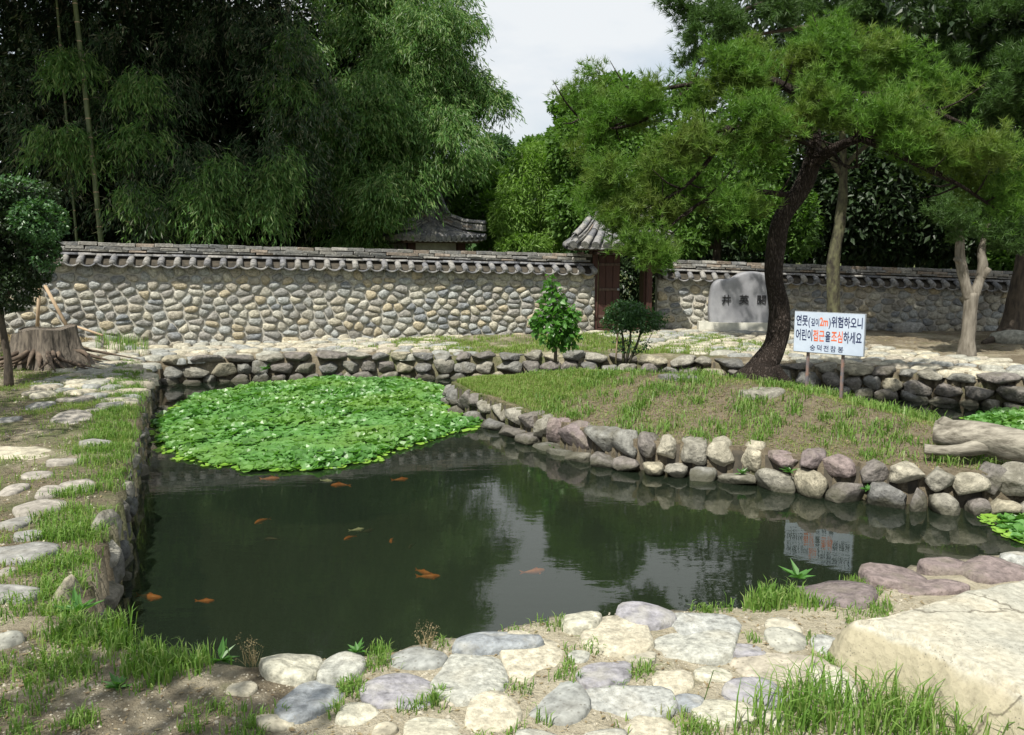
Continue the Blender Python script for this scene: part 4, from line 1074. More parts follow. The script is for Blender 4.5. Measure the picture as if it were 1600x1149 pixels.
# stele silhouette
sil = [(-0.60, 0), (-0.63, .25), (-0.61, .55), (-0.575, .74), (-0.50, .84), (-0.38, .87), (-0.22, .875), (-0.08, .93), (0.08, 1.005), (0.28, 1.03), (0.50, 1.01), (0.68, .95), (0.80, .82), (0.86, .6), (0.88, .3), (0.84, 0)]
def stele():
    bm = bmesh.new(); cx_, cz_ = 0.12, 0.48
    rings = []
    pts = catmull([Vector((a, 0, b)) for a, b in sil], 3)
    outl = [(p.x, p.z) for p in pts]
    prof = [(-0.17, .95), (-0.15, .985), (-.08, 1.0), (.08, 1.0), (.15, .97), (.17, .92)]
    V, F = [], []; n = len(outl)
    def pt(a, b, s, y):
        xx = cx_ + (a - cx_) * s; zz = b * (s if s < 1 else 1)
        d = noise.noise(Vector((xx * 2.2, y * 2, zz * 2.2 + 4))) * .02 + noise.noise(Vector((xx * 6, y * 2, zz * 6))) * .005
        return (xx + d * .5, y + d * (-1 if y < 0 else 1), zz + d * .3)
    ss = [.0, .35, .65, .85]
    lay = [(-0.17, s_) for s_ in ss] + prof + [(0.17, s_) for s_ in ss[::-1]]
    for y, s in lay:
        for a, b in outl: V.append(pt(a, b, s if s > 0 else 0.02, y))
    for l in range(len(lay) - 1):
        for i in range(n - 1): F.append((l * n + i, l * n + i + 1, (l + 1) * n + i + 1, (l + 1) * n + i))
    return mesh('stele', V, F)
st = link('stele', stele(), mon, M['stele']); st.location = (0, 0.03, ph - .02); st.scale = (1, .85, 1.12)
def text_obj(name, body, size, mat, parent, loc, rot=(math.pi / 2, 0, 0), sx=1.0, ext=0.0, off=0.0):
    cu = bpy.data.curves.new(name, 'FONT'); cu.body = body; cu.size = size; cu.extrude = ext; cu.offset = off; cu.align_x = 'LEFT'
    tmp = bpy.data.objects.new('t', cu); COL.objects.link(tmp)
    dg = bpy.context.evaluated_depsgraph_get(); dg.update()
    me = bpy.data.meshes.new_from_object(tmp.evaluated_get(dg)); me.name = name
    bpy.data.objects.remove(tmp); me.materials.clear(); me.materials.append(mat)
    xs = [v.co.x for v in me.vertices]; w = (min(xs), max(xs))
    o = link(name, me, parent); o.rotation_euler = rot; o.location = loc; o.scale = (sx, 1, 1)
    return o, w
for k, ch in enumerate('井英閼'):
    o, w = text_obj('inscription', ch, 0.225, M['carve'], mon, (-0.37 + k * 0.39, -0.130, ph + 0.42), ext=0.012, off=0.0)

# ------------------------------------------------------------------ warning sign
S0 = P(1259, 601, hz(3.85, 10.4)); S1 = P(1320, 621, hz(3.95, 9.75))
sA, sB = Q(1240, 549, 10.35), Q(1350, 558, 9.72)
sw = (sB.xy - sA.xy).length
srz = math.atan2(sB.y - sA.y, sB.x - sA.x)
slope = math.atan2(sB.z - sA.z, sw)
sign = empty('warning_sign', (sA.x, sA.y, hz(sA.x, sA.y)), srz, label='white pond depth warning sign with Korean lettering on two thin posts', cat='sign')
sh = 0.505
base = local(sign, sA)
fr = empty('tmp', (0, 0, 0)); bpy.data.objects.remove(fr)
me = box_mesh('sign_board', sw, 0.03, sh, 0.003); me.materials.append(M['signedge'])
board = link('board', me, sign); board.location = (sw / 2, 0, base.z + sh / 2 + math.tan(slope) * sw / 2); board.rotation_euler = (0, -slope, 0)
me = box_mesh('face', sw - .014, 0.004, sh - .014, 0); me.materials.append(M['signwhite']); fc = link('panel', me, board); fc.location = (0, -0.017, 0)
def sign_line(parts, x0, z, H_, total, gapf):
    """parts: (text, material, relative size)"""
    objs = []; cur = 0
    for txt, mat, rs in parts:
        o, w = text_obj('lettering', txt, H_ * rs, mat, board, (0, 0, 0), off=0.0032 * rs if H_ > .09 else .001)
        objs.append((o, cur - w[0])); cur += (w[1] - w[0]) + gapf * H_
    sx = total / cur
    for o, c in objs:
        o.scale = (sx, 1, 1); o.location = (x0 + c * sx, -0.0205, z)
K, Rd = M['ink'], M['red']
hw = sw / 2
sign_line([('연못', K, 1), ('(', K, .95), ('깊이', K, .72), ('2m', Rd, 1), (')', K, .95), (' 위험하오니', K, 1)], -hw + .03, sh / 2 - 0.165, 0.142, sw - .05, .10)
sign_line([('어린이', K, 1), ('접근', Rd, 1), ('을', K, .92), (' 조심', Rd, 1), ('하세요', K, 1)], -hw + .03, sh / 2 - 0.345, 0.150, sw - .05, .12)
sign_line([('숭', K, 1), ('덕', K, 1), ('전', K, 1), ('참', K, 1), ('봉', K, 1)], -hw * .50, -sh / 2 + 0.035, 0.082, sw * .50, .3)
for t, xx in ((0.20, 0.2), (0.70, .7)):
    px_ = sw * xx; wp = sign.matrix_basis @ Vector((px_, 0.03, 0)); g0 = hz(wp.x, wp.y) - .15; zt = sA.z + math.tan(slope) * px_ + sh * .9
    me = box_mesh('post', 0.032, 0.032, zt - g0, 0.003); me.materials.append(M['post']); o = link('post', me, sign); o.location = (px_, 0.034, (zt + g0) / 2 - sign.location.z)

# ------------------------------------------------------------------ foliage builders
def unit(v): return v / np.maximum(1e-9, np.linalg.norm(v, axis=1, keepdims=True))
def rand_dirs(n): return unit(rng.normal(size=(n, 3)))
def leaf_geo(p, d, L_, W_, bend=0.25, up=None):
    """diamond leaf quads; p base, d direction"""
    n = len(p)
    up = rand_dirs(n) if up is None else up
    s = unit(np.cross(d, up)); nn = np.cross(s, d)
    L_ = L_[:, None]; W_ = W_[:, None]
    a = p; b = p + d * L_ * .42 + s * W_ * .5 ; c = p + d * L_ - nn * L_ * bend; e = p + d * L_ * .42 - s * W_ * .5
    V = np.stack([a, b, c, e], 1).reshape(-1, 3); F = np.arange(4 * n).reshape(n, 4)
    return V, F
def ell_points(c, r, n, inner=0.55, clump=0.0, seed=0.0, top=False):
    c = np.array(c, float); r = np.array(r, float)
    d = rand_dirs(int(n * (2.2 if clump else 1.05)))
    if top: d[:, 2] = np.abs(d[:, 2]) * 1.0 - 0.25; d = unit(d)
    rad = inner + (1 - inner) * rng.random(len(d)) ** 0.6
    q = d * rad[:, None]
    p = c + q * r
    if clump:
        w = wob(p[:, 0] * clump + p[:, 2] * .9, p[:, 1] * clump + p[:, 2] * 1.3 * clump, 1.0, seed)
        k = w > -0.25; p = p[k]; d = d[k]
    return p[:n], d[:n]
def foliage(name, mat, parent, clouds, leaf, kind='leaf', droop=0.3, clump=1.2, inner=.55, wr=.45):
    """clouds: (centre, radii, count)"""
    Vs, Fs = [], []; o = 0
    for k, (c, r, n) in enumerate(clouds):
        p, d = ell_points(c, r, n, inner, clump, k * 1.7 + c[0])
        m = len(p)
        dd = unit(d * .6 + rand_dirs(m) * .9 + np.array([0, 0, -droop]))
        L_ = leaf * rng.uniform(.7, 1.3, m); V, F = leaf_geo(p, dd, L_, L_ * wr, .15, up=unit(rand_dirs(m) * .7 + np.array([0, 0, 1.0])))
        Vs.append(V); Fs.append(F + o); o += len(V)
    V = np.concatenate(Vs); F = np.concatenate(Fs)
    if parent is not None: V = V - np.array(parent.location)
    return link(name, np_mesh(name, V, F), parent, mat)
def sprays(name, mat, parent, anchors, dirs, length, per, leaf, wid, spread=.12, hang=1.3):
    """drooping bamboo sprays: leaves strung on arching twigs"""
    n = len(anchors); k = per
    t = rng.random((n, k)) ** .8; Ln = (length * rng.uniform(.6, 1.2, n))[:, None]
    d = dirs[:, None, :]
    p = anchors[:, None, :] + d * (t * Ln * .7)[..., None]
    p[..., 2] -= (t ** 1.8 * Ln * .62 * hang)
    p += rng.normal(size=p.shape) * spread * (0.35 + t[..., None] * .65)
    tang = d * 0.6 + np.array([0, 0, -1.0]) * (0.35 + 1.1 * t * hang)[..., None]
    p = p.reshape(-1, 3); tang = tang.reshape(-1, 3)
    dd = unit(unit(tang) + rng.normal(size=tang.shape) * .42)
    L_ = leaf * rng.uniform(.7, 1.25, len(p)); V, F = leaf_geo(p, dd, L_, L_ * wid, .12)
    if parent is not None: V = V - np.array(parent.location)
    return link(name, np_mesh(name, V, F), parent, mat)
def needles(name, mat, parent, pads, per=16, ln=.10, w=.0065, seed=0, upb=.55):
    """pads: (centre, radii, tufts). Tufts sit on shoots that point outward and up"""
    Vs = []
    for k, (c, r, n) in enumerate(pads):
        c = np.array(c, float); r = np.array(r, float)
        # shoots grouped in sprigs
        ns = max(6, n // 15)
        p0, d0 = ell_points(c, r, ns, .25, 0)
        sd = unit(d0 * np.array([1, 1, .5]) + rand_dirs(len(p0)) * .5 + np.array([0, 0, .35]))
        idx = rng.integers(0, len(p0), n)
        tt = rng.uniform(-.5, .5, n) * .30
        p = p0[idx] + sd[idx] * tt[:, None] + rng.normal(size=(n, 3)) * .06
        ax = unit(sd[idx] + rand_dirs(n) * .55 + np.array([0, 0, upb]))
        q = np.repeat(p, per, 0); a = np.repeat(ax, per, 0)
        dd = unit(a * .75 + rand_dirs(len(q)) * .8)
        L_ = ln * rng.uniform(.7, 1.15, len(q))[:, None]
        s = unit(np.cross(dd, rand_dirs(len(q)))) * w * .5
        b = q + a * (rng.random((len(q), 1)) * .05)
        Vs.append(np.stack([b - s, b + s, b + dd * L_], 1).reshape(-1, 3))
    V = np.concatenate(Vs); F = np.arange(len(V)).reshape(-1, 3)
    if parent is not None: V = V - np.array(parent.location)
    return link(name, np_mesh(name, V, F), parent, mat)
def wood(name, mat, parent, datas):
    V, F = merge(datas)
    if parent is not None: V = [Vector(v) - parent.location for v in V]
    return link(name, mesh(name, V, F), parent, mat)
def cl(px, py, Y, rx, ry, rd, n):
    """cloud from where it stands: picture position, depth, half sizes in picture px, half depth m"""
    c = Q(px, py, Y); s = Y / FPX
    return (tuple(c), (rx * s, rd, ry * s), n)

def subclump(pads, k, f, flat=1.0):
    """break each mass into smaller uneven clumps with gaps between them"""
    res = []
    for c, r, n in pads:
        c = np.array(c); r = np.array(r); kk = max(3, int(k * rng.uniform(.8, 1.2)))
        d = rand_dirs(kk) * rng.uniform(.35, .95, (kk, 1)); q = c + d * r; m = float(np.mean(r))
        for i in range(kk):
            s = m * f * rng.uniform(.6, 1.25); res.append((tuple(q[i]), (s * 1.15, s, s * flat), max(3, int(n / kk * (s / (m * f)) ** 1.5))))
    return res
# ---- bamboo grove behind the long wall
def grove_part(nm, label, pads, mat, tuftmul=1.0, length=1.1, per=46, leaf=.16, wid=.16, culms=(), hang=1.3, sub=True):
    c0 = pads[0][0]
    e = empty('bamboo_clump', (c0[0], c0[1], hz(c0[0], c0[1])), 0, label=label, cat='bamboo', group='bamboo grove behind the long wall')
    A, D = [], []
    for (c, r, n) in (subclump(pads, 9, .42) if sub else pads):
        n = int(n * tuftmul); p, d = ell_points(c, r, n, .5, 0)
        d = unit(d * np.array([1, 1, .25]) + np.array([0.05, -.25, .1])); A.append(p); D.append(d)
    sprays('foliage', mat, e, np.concatenate(A), np.concatenate(D), length, per, leaf, wid, .11, hang)
    for (x0, y0, x1, y1, zt, rad) in culms:
        pts = [Vector((x0, y0, .3)), Vector((x0 * .75 + x1 * .25, y0 * .75 + y1 * .25, zt * .35)), Vector((x0 * .4 + x1 * .6, y0 * .4 + y1 * .6, zt * .7)), Vector((x1, y1, zt))]
        cp = catmull(pts, 7)
        V, F = [], []
        data = []
        n = len(cp)
        V, F = tube_data(pts, [rad, rad * .95, rad * .8, rad * .4], 8, 7)
        V2 = [Vector(v) - e.location for v in V]
        cu = link('culm', mesh('culm', V2, F), e, M['culm'])
        # nodes
        dd = []
        z = 0.9
        full = catmull(pts, 30)
        last = full[0].z
        for a, b in zip(full, full[1:]):
            if a.z - last > 0.34:
                last = a.z; t = (b - a).normalized(); rr_ = rad * (1 - .4 * (a.z / zt)) * 1.13
                dd.append(tube_data([a - t * .012, a + t * .012], [rr_, rr_], 8, 1))
        if dd:
            V, F = merge(dd); link('node_ring', mesh('node_ring', [Vector(v) - e.location for v in V], F), cu, M['palewood'])['kind'] = 'stuff'
    return e
# lit right clump, with the tall part above it
grove_part('a', 'sunlit mounded bamboo clump drooping over the tiled wall beside the pavilion roof',
           [cl(600, 215, 22.3, 130, 95, 1.6, 330), cl(530, 240, 22.0, 75, 85, 1.2, 130), cl(636, 170, 23.0, 52, 46, 1.3, 150), cl(590, 150, 22.6, 80, 40, 1.0, 110), cl(580, 300, 22.0, 40, 50, .8, 80), cl(596, 300, 21.2, 22, 44, .5, 70), cl(530, 330, 22.0, 60, 60, 1.0, 60)],
           M['bamboo'], 2.3, .75, 40, .18, .17, hang=.95)
grove_part('b', 'tall feathery bamboo clump whose plumes hang against the open sky',
           [cl(668, 30, 23.5, 42, 60, 1.5, 140), cl(640, 90, 23.5, 90, 60, 1.8, 170), cl(705, 150, 23.5, 40, 50, 1.1, 120), cl(768, 148, 23.5, 16, 12, .4, 16), cl(740, 120, 23.5, 20, 16, .5, 26), cl(722, 30, 23.5, 20, 14, .5, 22), cl(600, -10, 24, 100, 70, 1.8, 200), cl(540, -110, 24, 110, 90, 2, 190), cl(600, -150, 24, 50, 90, 1.5, 110), cl(700, 95, 23.5, 46, 30, 1.0, 80), cl(695, 180, 23.8, 34, 34, 1.1, 70)],
           M['bamboo'], 1.7, .85, 42, .18, .17, hang=1.0)
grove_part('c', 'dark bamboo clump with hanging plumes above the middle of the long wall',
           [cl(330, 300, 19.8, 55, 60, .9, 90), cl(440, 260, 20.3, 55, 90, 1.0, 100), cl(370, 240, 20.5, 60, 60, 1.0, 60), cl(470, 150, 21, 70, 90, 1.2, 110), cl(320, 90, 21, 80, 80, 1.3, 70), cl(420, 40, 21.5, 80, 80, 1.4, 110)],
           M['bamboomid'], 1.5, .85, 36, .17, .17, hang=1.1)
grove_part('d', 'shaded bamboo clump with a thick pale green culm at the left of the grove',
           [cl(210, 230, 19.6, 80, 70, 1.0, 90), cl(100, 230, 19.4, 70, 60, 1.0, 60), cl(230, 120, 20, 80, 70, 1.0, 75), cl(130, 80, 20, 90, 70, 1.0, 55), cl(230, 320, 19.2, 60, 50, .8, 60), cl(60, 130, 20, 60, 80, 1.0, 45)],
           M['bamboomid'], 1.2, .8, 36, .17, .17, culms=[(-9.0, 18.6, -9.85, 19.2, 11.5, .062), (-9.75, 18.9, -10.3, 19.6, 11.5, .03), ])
grove_part('f', 'hanging green bamboo plumes just behind the tiled cap in the middle of the grove',
           [cl(330, 270, 18.9, 34, 34, .5, 42), cl(325, 330, 18.8, 20, 34, .4, 26), cl(425, 255, 19.3, 30, 36, .5, 40), cl(415, 310, 19.2, 12, 30, .3, 18), cl(210, 215, 18.8, 34, 26, .5, 30), cl(110, 220, 18.7, 36, 26, .5, 28), cl(215, 300, 18.7, 26, 26, .4, 24), cl(110, 95, 19, 26, 20, .4, 14), cl(225, 130, 19, 30, 26, .4, 20), cl(480, 60, 21, 40, 40, .6, 34), cl(450, 130, 20.5, 26, 30, .5, 20)],
           M['bamboo'], 1.9, .7, 34, .17, .18, hang=1.5)
# unseen canopy above the frame, spread forward to shade the grove below
grove_part('e', 'unseen dark bamboo canopy added above the left part of the grove to shade it',
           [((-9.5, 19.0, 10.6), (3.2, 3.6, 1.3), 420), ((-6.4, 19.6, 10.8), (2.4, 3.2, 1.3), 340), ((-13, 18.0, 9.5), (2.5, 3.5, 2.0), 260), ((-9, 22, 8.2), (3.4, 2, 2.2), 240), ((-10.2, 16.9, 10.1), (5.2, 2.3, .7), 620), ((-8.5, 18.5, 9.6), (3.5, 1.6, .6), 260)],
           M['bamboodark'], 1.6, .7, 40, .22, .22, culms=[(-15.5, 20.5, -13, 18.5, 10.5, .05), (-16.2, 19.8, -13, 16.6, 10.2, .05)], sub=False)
# dark depth of the grove: many small leaf layers one mass
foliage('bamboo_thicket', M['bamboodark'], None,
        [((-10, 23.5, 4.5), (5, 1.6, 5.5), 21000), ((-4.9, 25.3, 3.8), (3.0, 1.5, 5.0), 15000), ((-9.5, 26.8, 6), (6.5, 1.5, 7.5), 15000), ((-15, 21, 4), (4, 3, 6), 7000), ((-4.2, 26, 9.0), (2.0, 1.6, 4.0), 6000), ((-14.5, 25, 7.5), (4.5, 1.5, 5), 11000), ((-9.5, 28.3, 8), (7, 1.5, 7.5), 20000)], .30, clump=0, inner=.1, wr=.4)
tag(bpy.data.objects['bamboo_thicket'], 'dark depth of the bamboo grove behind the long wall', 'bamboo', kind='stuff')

# ---- background trees and bamboo in the gap
def leafy_tree(name, label, cat, base, pads, mat, leaf, trunk=None, bark='darkbark', droop=.2, wr=.5, group=None, clump=1.2, inner=.5):
    e = empty(name, base, 0, label=label, cat=cat, group=group)
    foliage('crown', mat, e, pads, leaf, droop=droop, wr=wr, clump=clump, inner=inner)
    if trunk:
        wood('trunk', M[bark], e, [tube_data(pts, rad, 8, 4, .08) for pts, rad in trunk])
    return e
def gpt(px, Y, dz=-.2): v = Q(px, 400, Y); return Vector((v.x, v.y, hz(v.x, v.y) + dz))
def std_trunk(px, Y, top_px, top_py, r=.16, limbs=()):
    b = gpt(px, Y); t = Q(top_px, top_py, Y); res = [([b, b.lerp(t, .5) + Vector((.12, 0, 0)), t], [r, r * .75, r * .3])]
    for (x_, y_, f) in limbs:
        q = b.lerp(t, f); e_ = Q(x_, y_, Y + random.uniform(-.8, .8)); res.append(([q, q.lerp(e_, .5) + Vector((0, 0, .15)), e_], [r * .45, r * .3, r * .1]))
    return res
leafy_tree('young_bamboo', 'bright yellow green bamboo thicket glowing in the sun left of the gate', 'bamboo', gpt(830, 23.6, 0),
           [cl(830, 300, 23.6, 50, 75, 1.0, 6500), cl(800, 340, 23.2, 35, 50, .9, 3000), cl(872, 335, 23.4, 38, 55, .9, 3500), cl(850, 255, 24.2, 42, 32, .9, 2600), cl(820, 385, 22.6, 45, 22, .6, 1800)], M['yellowbamboo'], .17, std_trunk(835, 23.6, 840, 260, .04, ((800, 280, .3), (870, 280, .3), (815, 240, .4))), 'culm', droop=.5, wr=.22)
leafy_tree('broadleaf_tree', 'dense mid green tree rising behind the gate roof on the left of the pine', 'tree', gpt(940, 22.6, 0),
           [cl(915, 235, 22.4, 60, 60, 1.3, 6500), cl(960, 180, 22.8, 60, 60, 1.3, 6000), cl(905, 330, 22.0, 48, 55, 1.0, 4500), cl(990, 280, 22.4, 60, 80, 1.3, 5500), cl(900, 185, 23, 34, 34, .9, 1800), cl(880, 165, 23, 22, 14, .6, 500), cl(950, 330, 21.4, 60, 50, .8, 2500)], M['broad'], .15, std_trunk(945, 22.6, 950, 200, .15, ((900, 240, .4), (995, 260, .45), (960, 150, .7))))
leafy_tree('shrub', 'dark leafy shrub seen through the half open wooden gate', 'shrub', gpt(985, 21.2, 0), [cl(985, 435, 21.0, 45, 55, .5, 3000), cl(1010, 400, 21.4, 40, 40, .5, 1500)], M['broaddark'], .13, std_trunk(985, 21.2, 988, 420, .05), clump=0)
leafy_tree('broadleaf_tree', 'shadowy green tree directly behind the pavilion roof', 'tree', gpt(735, 27, 0),
           [cl(725, 300, 27, 50, 55, 1.4, 4200), cl(765, 345, 26, 35, 45, 1.0, 2600), cl(700, 350, 27.5, 40, 50, 1.2, 2200), cl(765, 290, 27.5, 35, 35, 1.2, 1800)], M['broad'], .18, std_trunk(768, 25.6, 772, 330, .10, ((745, 300, .5), (790, 330, .5))), 'palebark')
leafy_tree('conifer_tree', 'rounded dark conifer on the skyline in the gap between grove and pine', 'tree', gpt(772, 44, 0),
           [cl(772, 245, 44, 34, 34, 2.0, 4200), cl(745, 270, 43, 26, 36, 1.6, 2200), cl(800, 265, 44, 26, 36, 1.6, 2200)], M['farleaf'], .26, std_trunk(772, 44, 772, 225, .25), wr=.3)
leafy_tree('conifer_tree', 'lighter green tree on the skyline beside the bright bamboo', 'tree', gpt(838, 46, 0),
           [cl(838, 245, 46, 34, 30, 2.0, 3600), cl(868, 240, 45, 26, 38, 1.6, 2200), cl(822, 275, 44, 34, 34, 1.6, 2000)], M['broad'], .26, std_trunk(838, 46, 838, 225, .25))
foliage('far_wood', M['farleaf'], None, [((x_, 54 + 3 * math.sin(x_), 4.2), (6.5, 3.5, 4.4), 5200) for x_ in range(-24, 62, 9)], .55, clump=0, inner=.3)
tag(bpy.data.objects['far_wood'], 'far dark green wood closing the view behind the grove and gate', 'wood', kind='stuff')

# ---- woods behind the right wall
leafy_tree('broadleaf_tree', 'dark glossy leaved tree behind the inscribed stone', 'tree', gpt(1110, 21.5, 0),
           [cl(1090, 320, 21.0, 60, 60, 1.0, 4600), cl(1180, 340, 20.6, 60, 50, .9, 3600), cl(1060, 380, 20.6, 45, 26, .7, 1800), cl(1140, 260, 22, 90, 60, 1.2, 4500), cl(1060, 250, 22, 60, 60, 1.2, 3000), cl(1250, 350, 20.4, 30, 55, .6, 1500)], M['broad'], .15, std_trunk(1110, 21.5, 1120, 260, .14, ((1060, 330, .5), (1180, 320, .5))))
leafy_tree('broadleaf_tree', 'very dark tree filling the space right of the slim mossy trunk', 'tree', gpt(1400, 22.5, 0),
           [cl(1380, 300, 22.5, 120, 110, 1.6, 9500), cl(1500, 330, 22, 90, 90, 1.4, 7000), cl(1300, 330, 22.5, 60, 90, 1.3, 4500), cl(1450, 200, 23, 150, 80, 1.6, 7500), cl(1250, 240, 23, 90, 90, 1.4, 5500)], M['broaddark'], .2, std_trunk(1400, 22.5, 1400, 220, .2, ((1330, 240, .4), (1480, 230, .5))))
leafy_tree('broadleaf_tree', 'dark leafy tree at the right edge of the picture behind the wall', 'tree', gpt(1600, 21, 0),
           [cl(1590, 330, 20.2, 60, 60, 1.0, 4200), cl(1640, 250, 21, 90, 100, 1.4, 5000), cl(1600, 400, 20, 50, 30, .8, 2200), cl(1700, 350, 20.5, 80, 90, 1.4, 3500)], M['broad'], .16, std_trunk(1610, 21, 1620, 260, .16))
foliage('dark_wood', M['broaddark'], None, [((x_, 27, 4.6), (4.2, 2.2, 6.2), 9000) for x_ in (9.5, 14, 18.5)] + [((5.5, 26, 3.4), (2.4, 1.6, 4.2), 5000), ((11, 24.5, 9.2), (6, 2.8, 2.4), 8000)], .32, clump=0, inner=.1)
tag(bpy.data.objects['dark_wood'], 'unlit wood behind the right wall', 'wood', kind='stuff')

# ---- main pine
pineb = P(1188, 588, 0.62)
pine = empty('pine_tree', (pineb.x, pineb.y, hz(pineb.x, pineb.y)), 0, label='leaning red pine with S-curved scaly trunk growing on the island', cat='tree')
def T(px, py, Y): return Q(px, py, Y)
trunk_pts = [T(1172, 606, 11.05), T(1190, 578, 11.05), T(1211, 540, 11.1), T(1219, 490, 11.1), T(1210, 435, 11.1), T(1212, 380, 11.1), T(1224, 335, 11.1), T(1258, 285, 11.1), T(1272, 235, 11.1), T(1268, 190, 11.1), T(1255, 140, 11.1), T(1240, 90, 11.2)]
s_ = 11.1 / FPX
trunk_r = [x * s_ for x in (33, 23, 17.5, 15.5, 14, 14, 13, 14, 11.5, 10, 7, 4)]
dt = [tube_data(trunk_pts, trunk_r, 20, 6, .10, 2.5)]
for a_, r_ in (([T(1190, 585, 11), T(1165, 600, 10.9), T(1140, 612, 10.7)], [.22, .13, .05]), ([T(1200, 585, 11), T(1225, 600, 10.9), T(1245, 612, 10.8)], [.2, .12, .04]), ([T(1192, 588, 10.9), T(1195, 612, 10.6)], [.22, .08])):
    dt.append(tube_data([Vector((p.x, p.y, min(p.z, hz(p.x, p.y) + .06))) if k else p for k, p in enumerate(a_)], r_, 10, 4, .1))
wood('trunk', M['pinebark'], pine, dt)
LIMBS = [([(1262, 262), (1300, 235), (1345, 215), (1400, 200)], [11.1, 10.9, 10.6, 10.3], 11), ([(1268, 200), (1210, 190), (1140, 200), (1060, 230)], [11.1, 10.8, 10.6, 10.5], 8), ([(1260, 150), (1180, 120), (1090, 130), (980, 150)], [11.1, 11.0, 10.9, 11.2], 7),
         ([(1268, 190), (1330, 150), (1420, 160), (1520, 200)], [11.1, 11, 10.6, 10.3], 8), ([(1345, 215), (1420, 250), (1500, 290), (1560, 330)], [10.6, 10.2, 10.3, 10.5], 6), ([(1232, 305), (1170, 300), (1090, 320), (1020, 380)], [11.1, 10.8, 10.6, 10.5], 5),
         ([(1140, 200), (1100, 260), (1060, 300), (1000, 330)], [10.6, 10.5, 10.5, 10.7], 4), ([(1275, 235), (1240, 215), (1190, 225)], [11.1, 10.6, 10.2], 4), ([(1300, 235), (1320, 260), (1345, 262)], [10.9, 10.5, 10.4], 3), ([(1250, 120), (1290, 80), (1340, 70)], [11.1, 11.2, 11.0], 5), ([(1090, 130), (1000, 190), (940, 200), (900, 180)], [10.9, 11.2, 11.4, 11.6], 4)]
lb = []
for pts, ys, r0 in LIMBS:
    q = [T(a, b, y_) for (a, b), y_ in zip(pts, ys)]; n = len(q)
    lb.append(tube_data(q, [r0 * s_ * (1 - .75 * k / (n - 1)) for k in range(n)], 8, 5, .15, 4))
    for _ in range(7):       # side twigs
        k = random.randrange(n - 1); a = q[k].lerp(q[k + 1], random.random()); d = Vector((random.uniform(-1, 1), random.uniform(-1, 1), random.uniform(-.3, .7))).normalized() * random.uniform(.3, .75)
        lb.append(tube_data([a, a + d * .5 + Vector((0, 0, -.04)), a + d], [.016, .011, .004], 5, 2))
wood('limbs', M['pinebark'], pine, lb)
def PAD(px, py, Y, rx, ry, n, rd=None): s = Y / FPX; return (tuple(Q(px, py, Y)), (rx * s, rd or rx * s * .75, ry * s), n)
pads = [PAD(1230, 95, 11.3, 95, 45, 1100), PAD(1130, 125, 11.0, 90, 40, 950), PAD(1035, 160, 11.0, 85, 42, 850), PAD(950, 190, 11.4, 65, 42, 560), PAD(1335, 110, 11.2, 90, 42, 950), PAD(1180, 185, 10.3, 85, 34, 800),
        PAD(1390, 190, 10.5, 100, 42, 1050), PAD(1470, 235, 10.3, 90, 38, 850), PAD(1290, 165, 10.2, 80, 34, 700), PAD(1090, 235, 10.3, 80, 36, 700), PAD(1000, 270, 10.7, 70, 40, 560), PAD(1000, 330, 10.8, 62, 34, 460),
        PAD(1012, 395, 10.5, 36, 22, 200), PAD(1065, 320, 11.2, 50, 30, 280), PAD(1160, 320, 10.4, 52, 30, 420), PAD(1100, 285, 11.2, 55, 30, 300), PAD(1535, 260, 10.4, 75, 40, 560), PAD(1580, 300, 10.4, 50, 42, 380), PAD(1430, 140, 11.4, 70, 34, 520),
        PAD(910, 150, 11.8, 40, 24, 200), PAD(930, 240, 11.5, 40, 34, 260), PAD(1380, 85, 11.4, 55, 30, 380), PAD(1270, 60, 11.4, 50, 24, 300), PAD(1190, 245, 10.9, 40, 22, 180), PAD(925, 112, 11.8, 22, 10, 60)]
pads += [PAD(968, 335, 10.7, 40, 36, 380), PAD(1018, 398, 10.4, 42, 28, 330), PAD(985, 370, 10.5, 32, 20, 160), PAD(930, 300, 11, 40, 30, 240)]
needles('foliage', M['pine'], pine, subclump(pads, 9, .38, .62), 18, .11, .0095, upb=.8)

# ---- second, darker pine behind it filling the top right corner
b2 = gpt(1500, 15.6, 0)
pine2 = empty('pine_tree', b2, 0, label='tall dark pine whose crown fills the top right corner above the leaning pine', cat='tree')
pads2 = [PAD(1110, 40, 15, 70, 36, 700), PAD(1090, 95, 15.2, 50, 18, 200), PAD(1200, 15, 15.2, 80, 34, 600), PAD(1310, 10, 15.2, 80, 40, 600), PAD(1420, 30, 15, 90, 50, 900), PAD(1520, 60, 14.6, 80, 55, 900), PAD(1590, 130, 14, 60, 60, 700), PAD(1470, 120, 15.2, 80, 40, 600),
         PAD(1560, 190, 15, 70, 40, 500), PAD(1600, 10, 15, 90, 70, 700), PAD(1150, -60, 15.5, 90, 50, 500), PAD(1300, -90, 15.5, 130, 60, 800), PAD(1480, -80, 15, 150, 60, 900), PAD(1070, 5, 15, 34, 22, 180), PAD(1180, 70, 15.4, 30, 10, 60), PAD(1640, -80, 14.5, 120, 60, 500)]
needles('foliage', M['pinedark'], pine2, subclump(pads2, 8, .4, .6), 17, .14, .013)
tb = [tube_data([gpt(1640, 15.6), T(1630, 300, 15.6), T(1600, 100, 15.6), T(1560, -100, 15.6)], [.26, .22, .18, .08], 12, 6, .1)]
for pts in ([(1600, 100), (1500, 90), (1400, 40), (1280, 40), (1150, 60)], [(1590, 50), (1480, -20), (1330, -40), (1180, 10), (1090, 40)], [(1605, 130), (1540, 150), (1460, 140)]):
    q = [T(a, b, 15.3) for a, b in pts]; n = len(q); tb.append(tube_data(q, [.11 * (1 - .8 * k / (n - 1)) for k in range(n)], 7, 5, .12))
wood('trunk', M['darkbark'], pine2, tb)

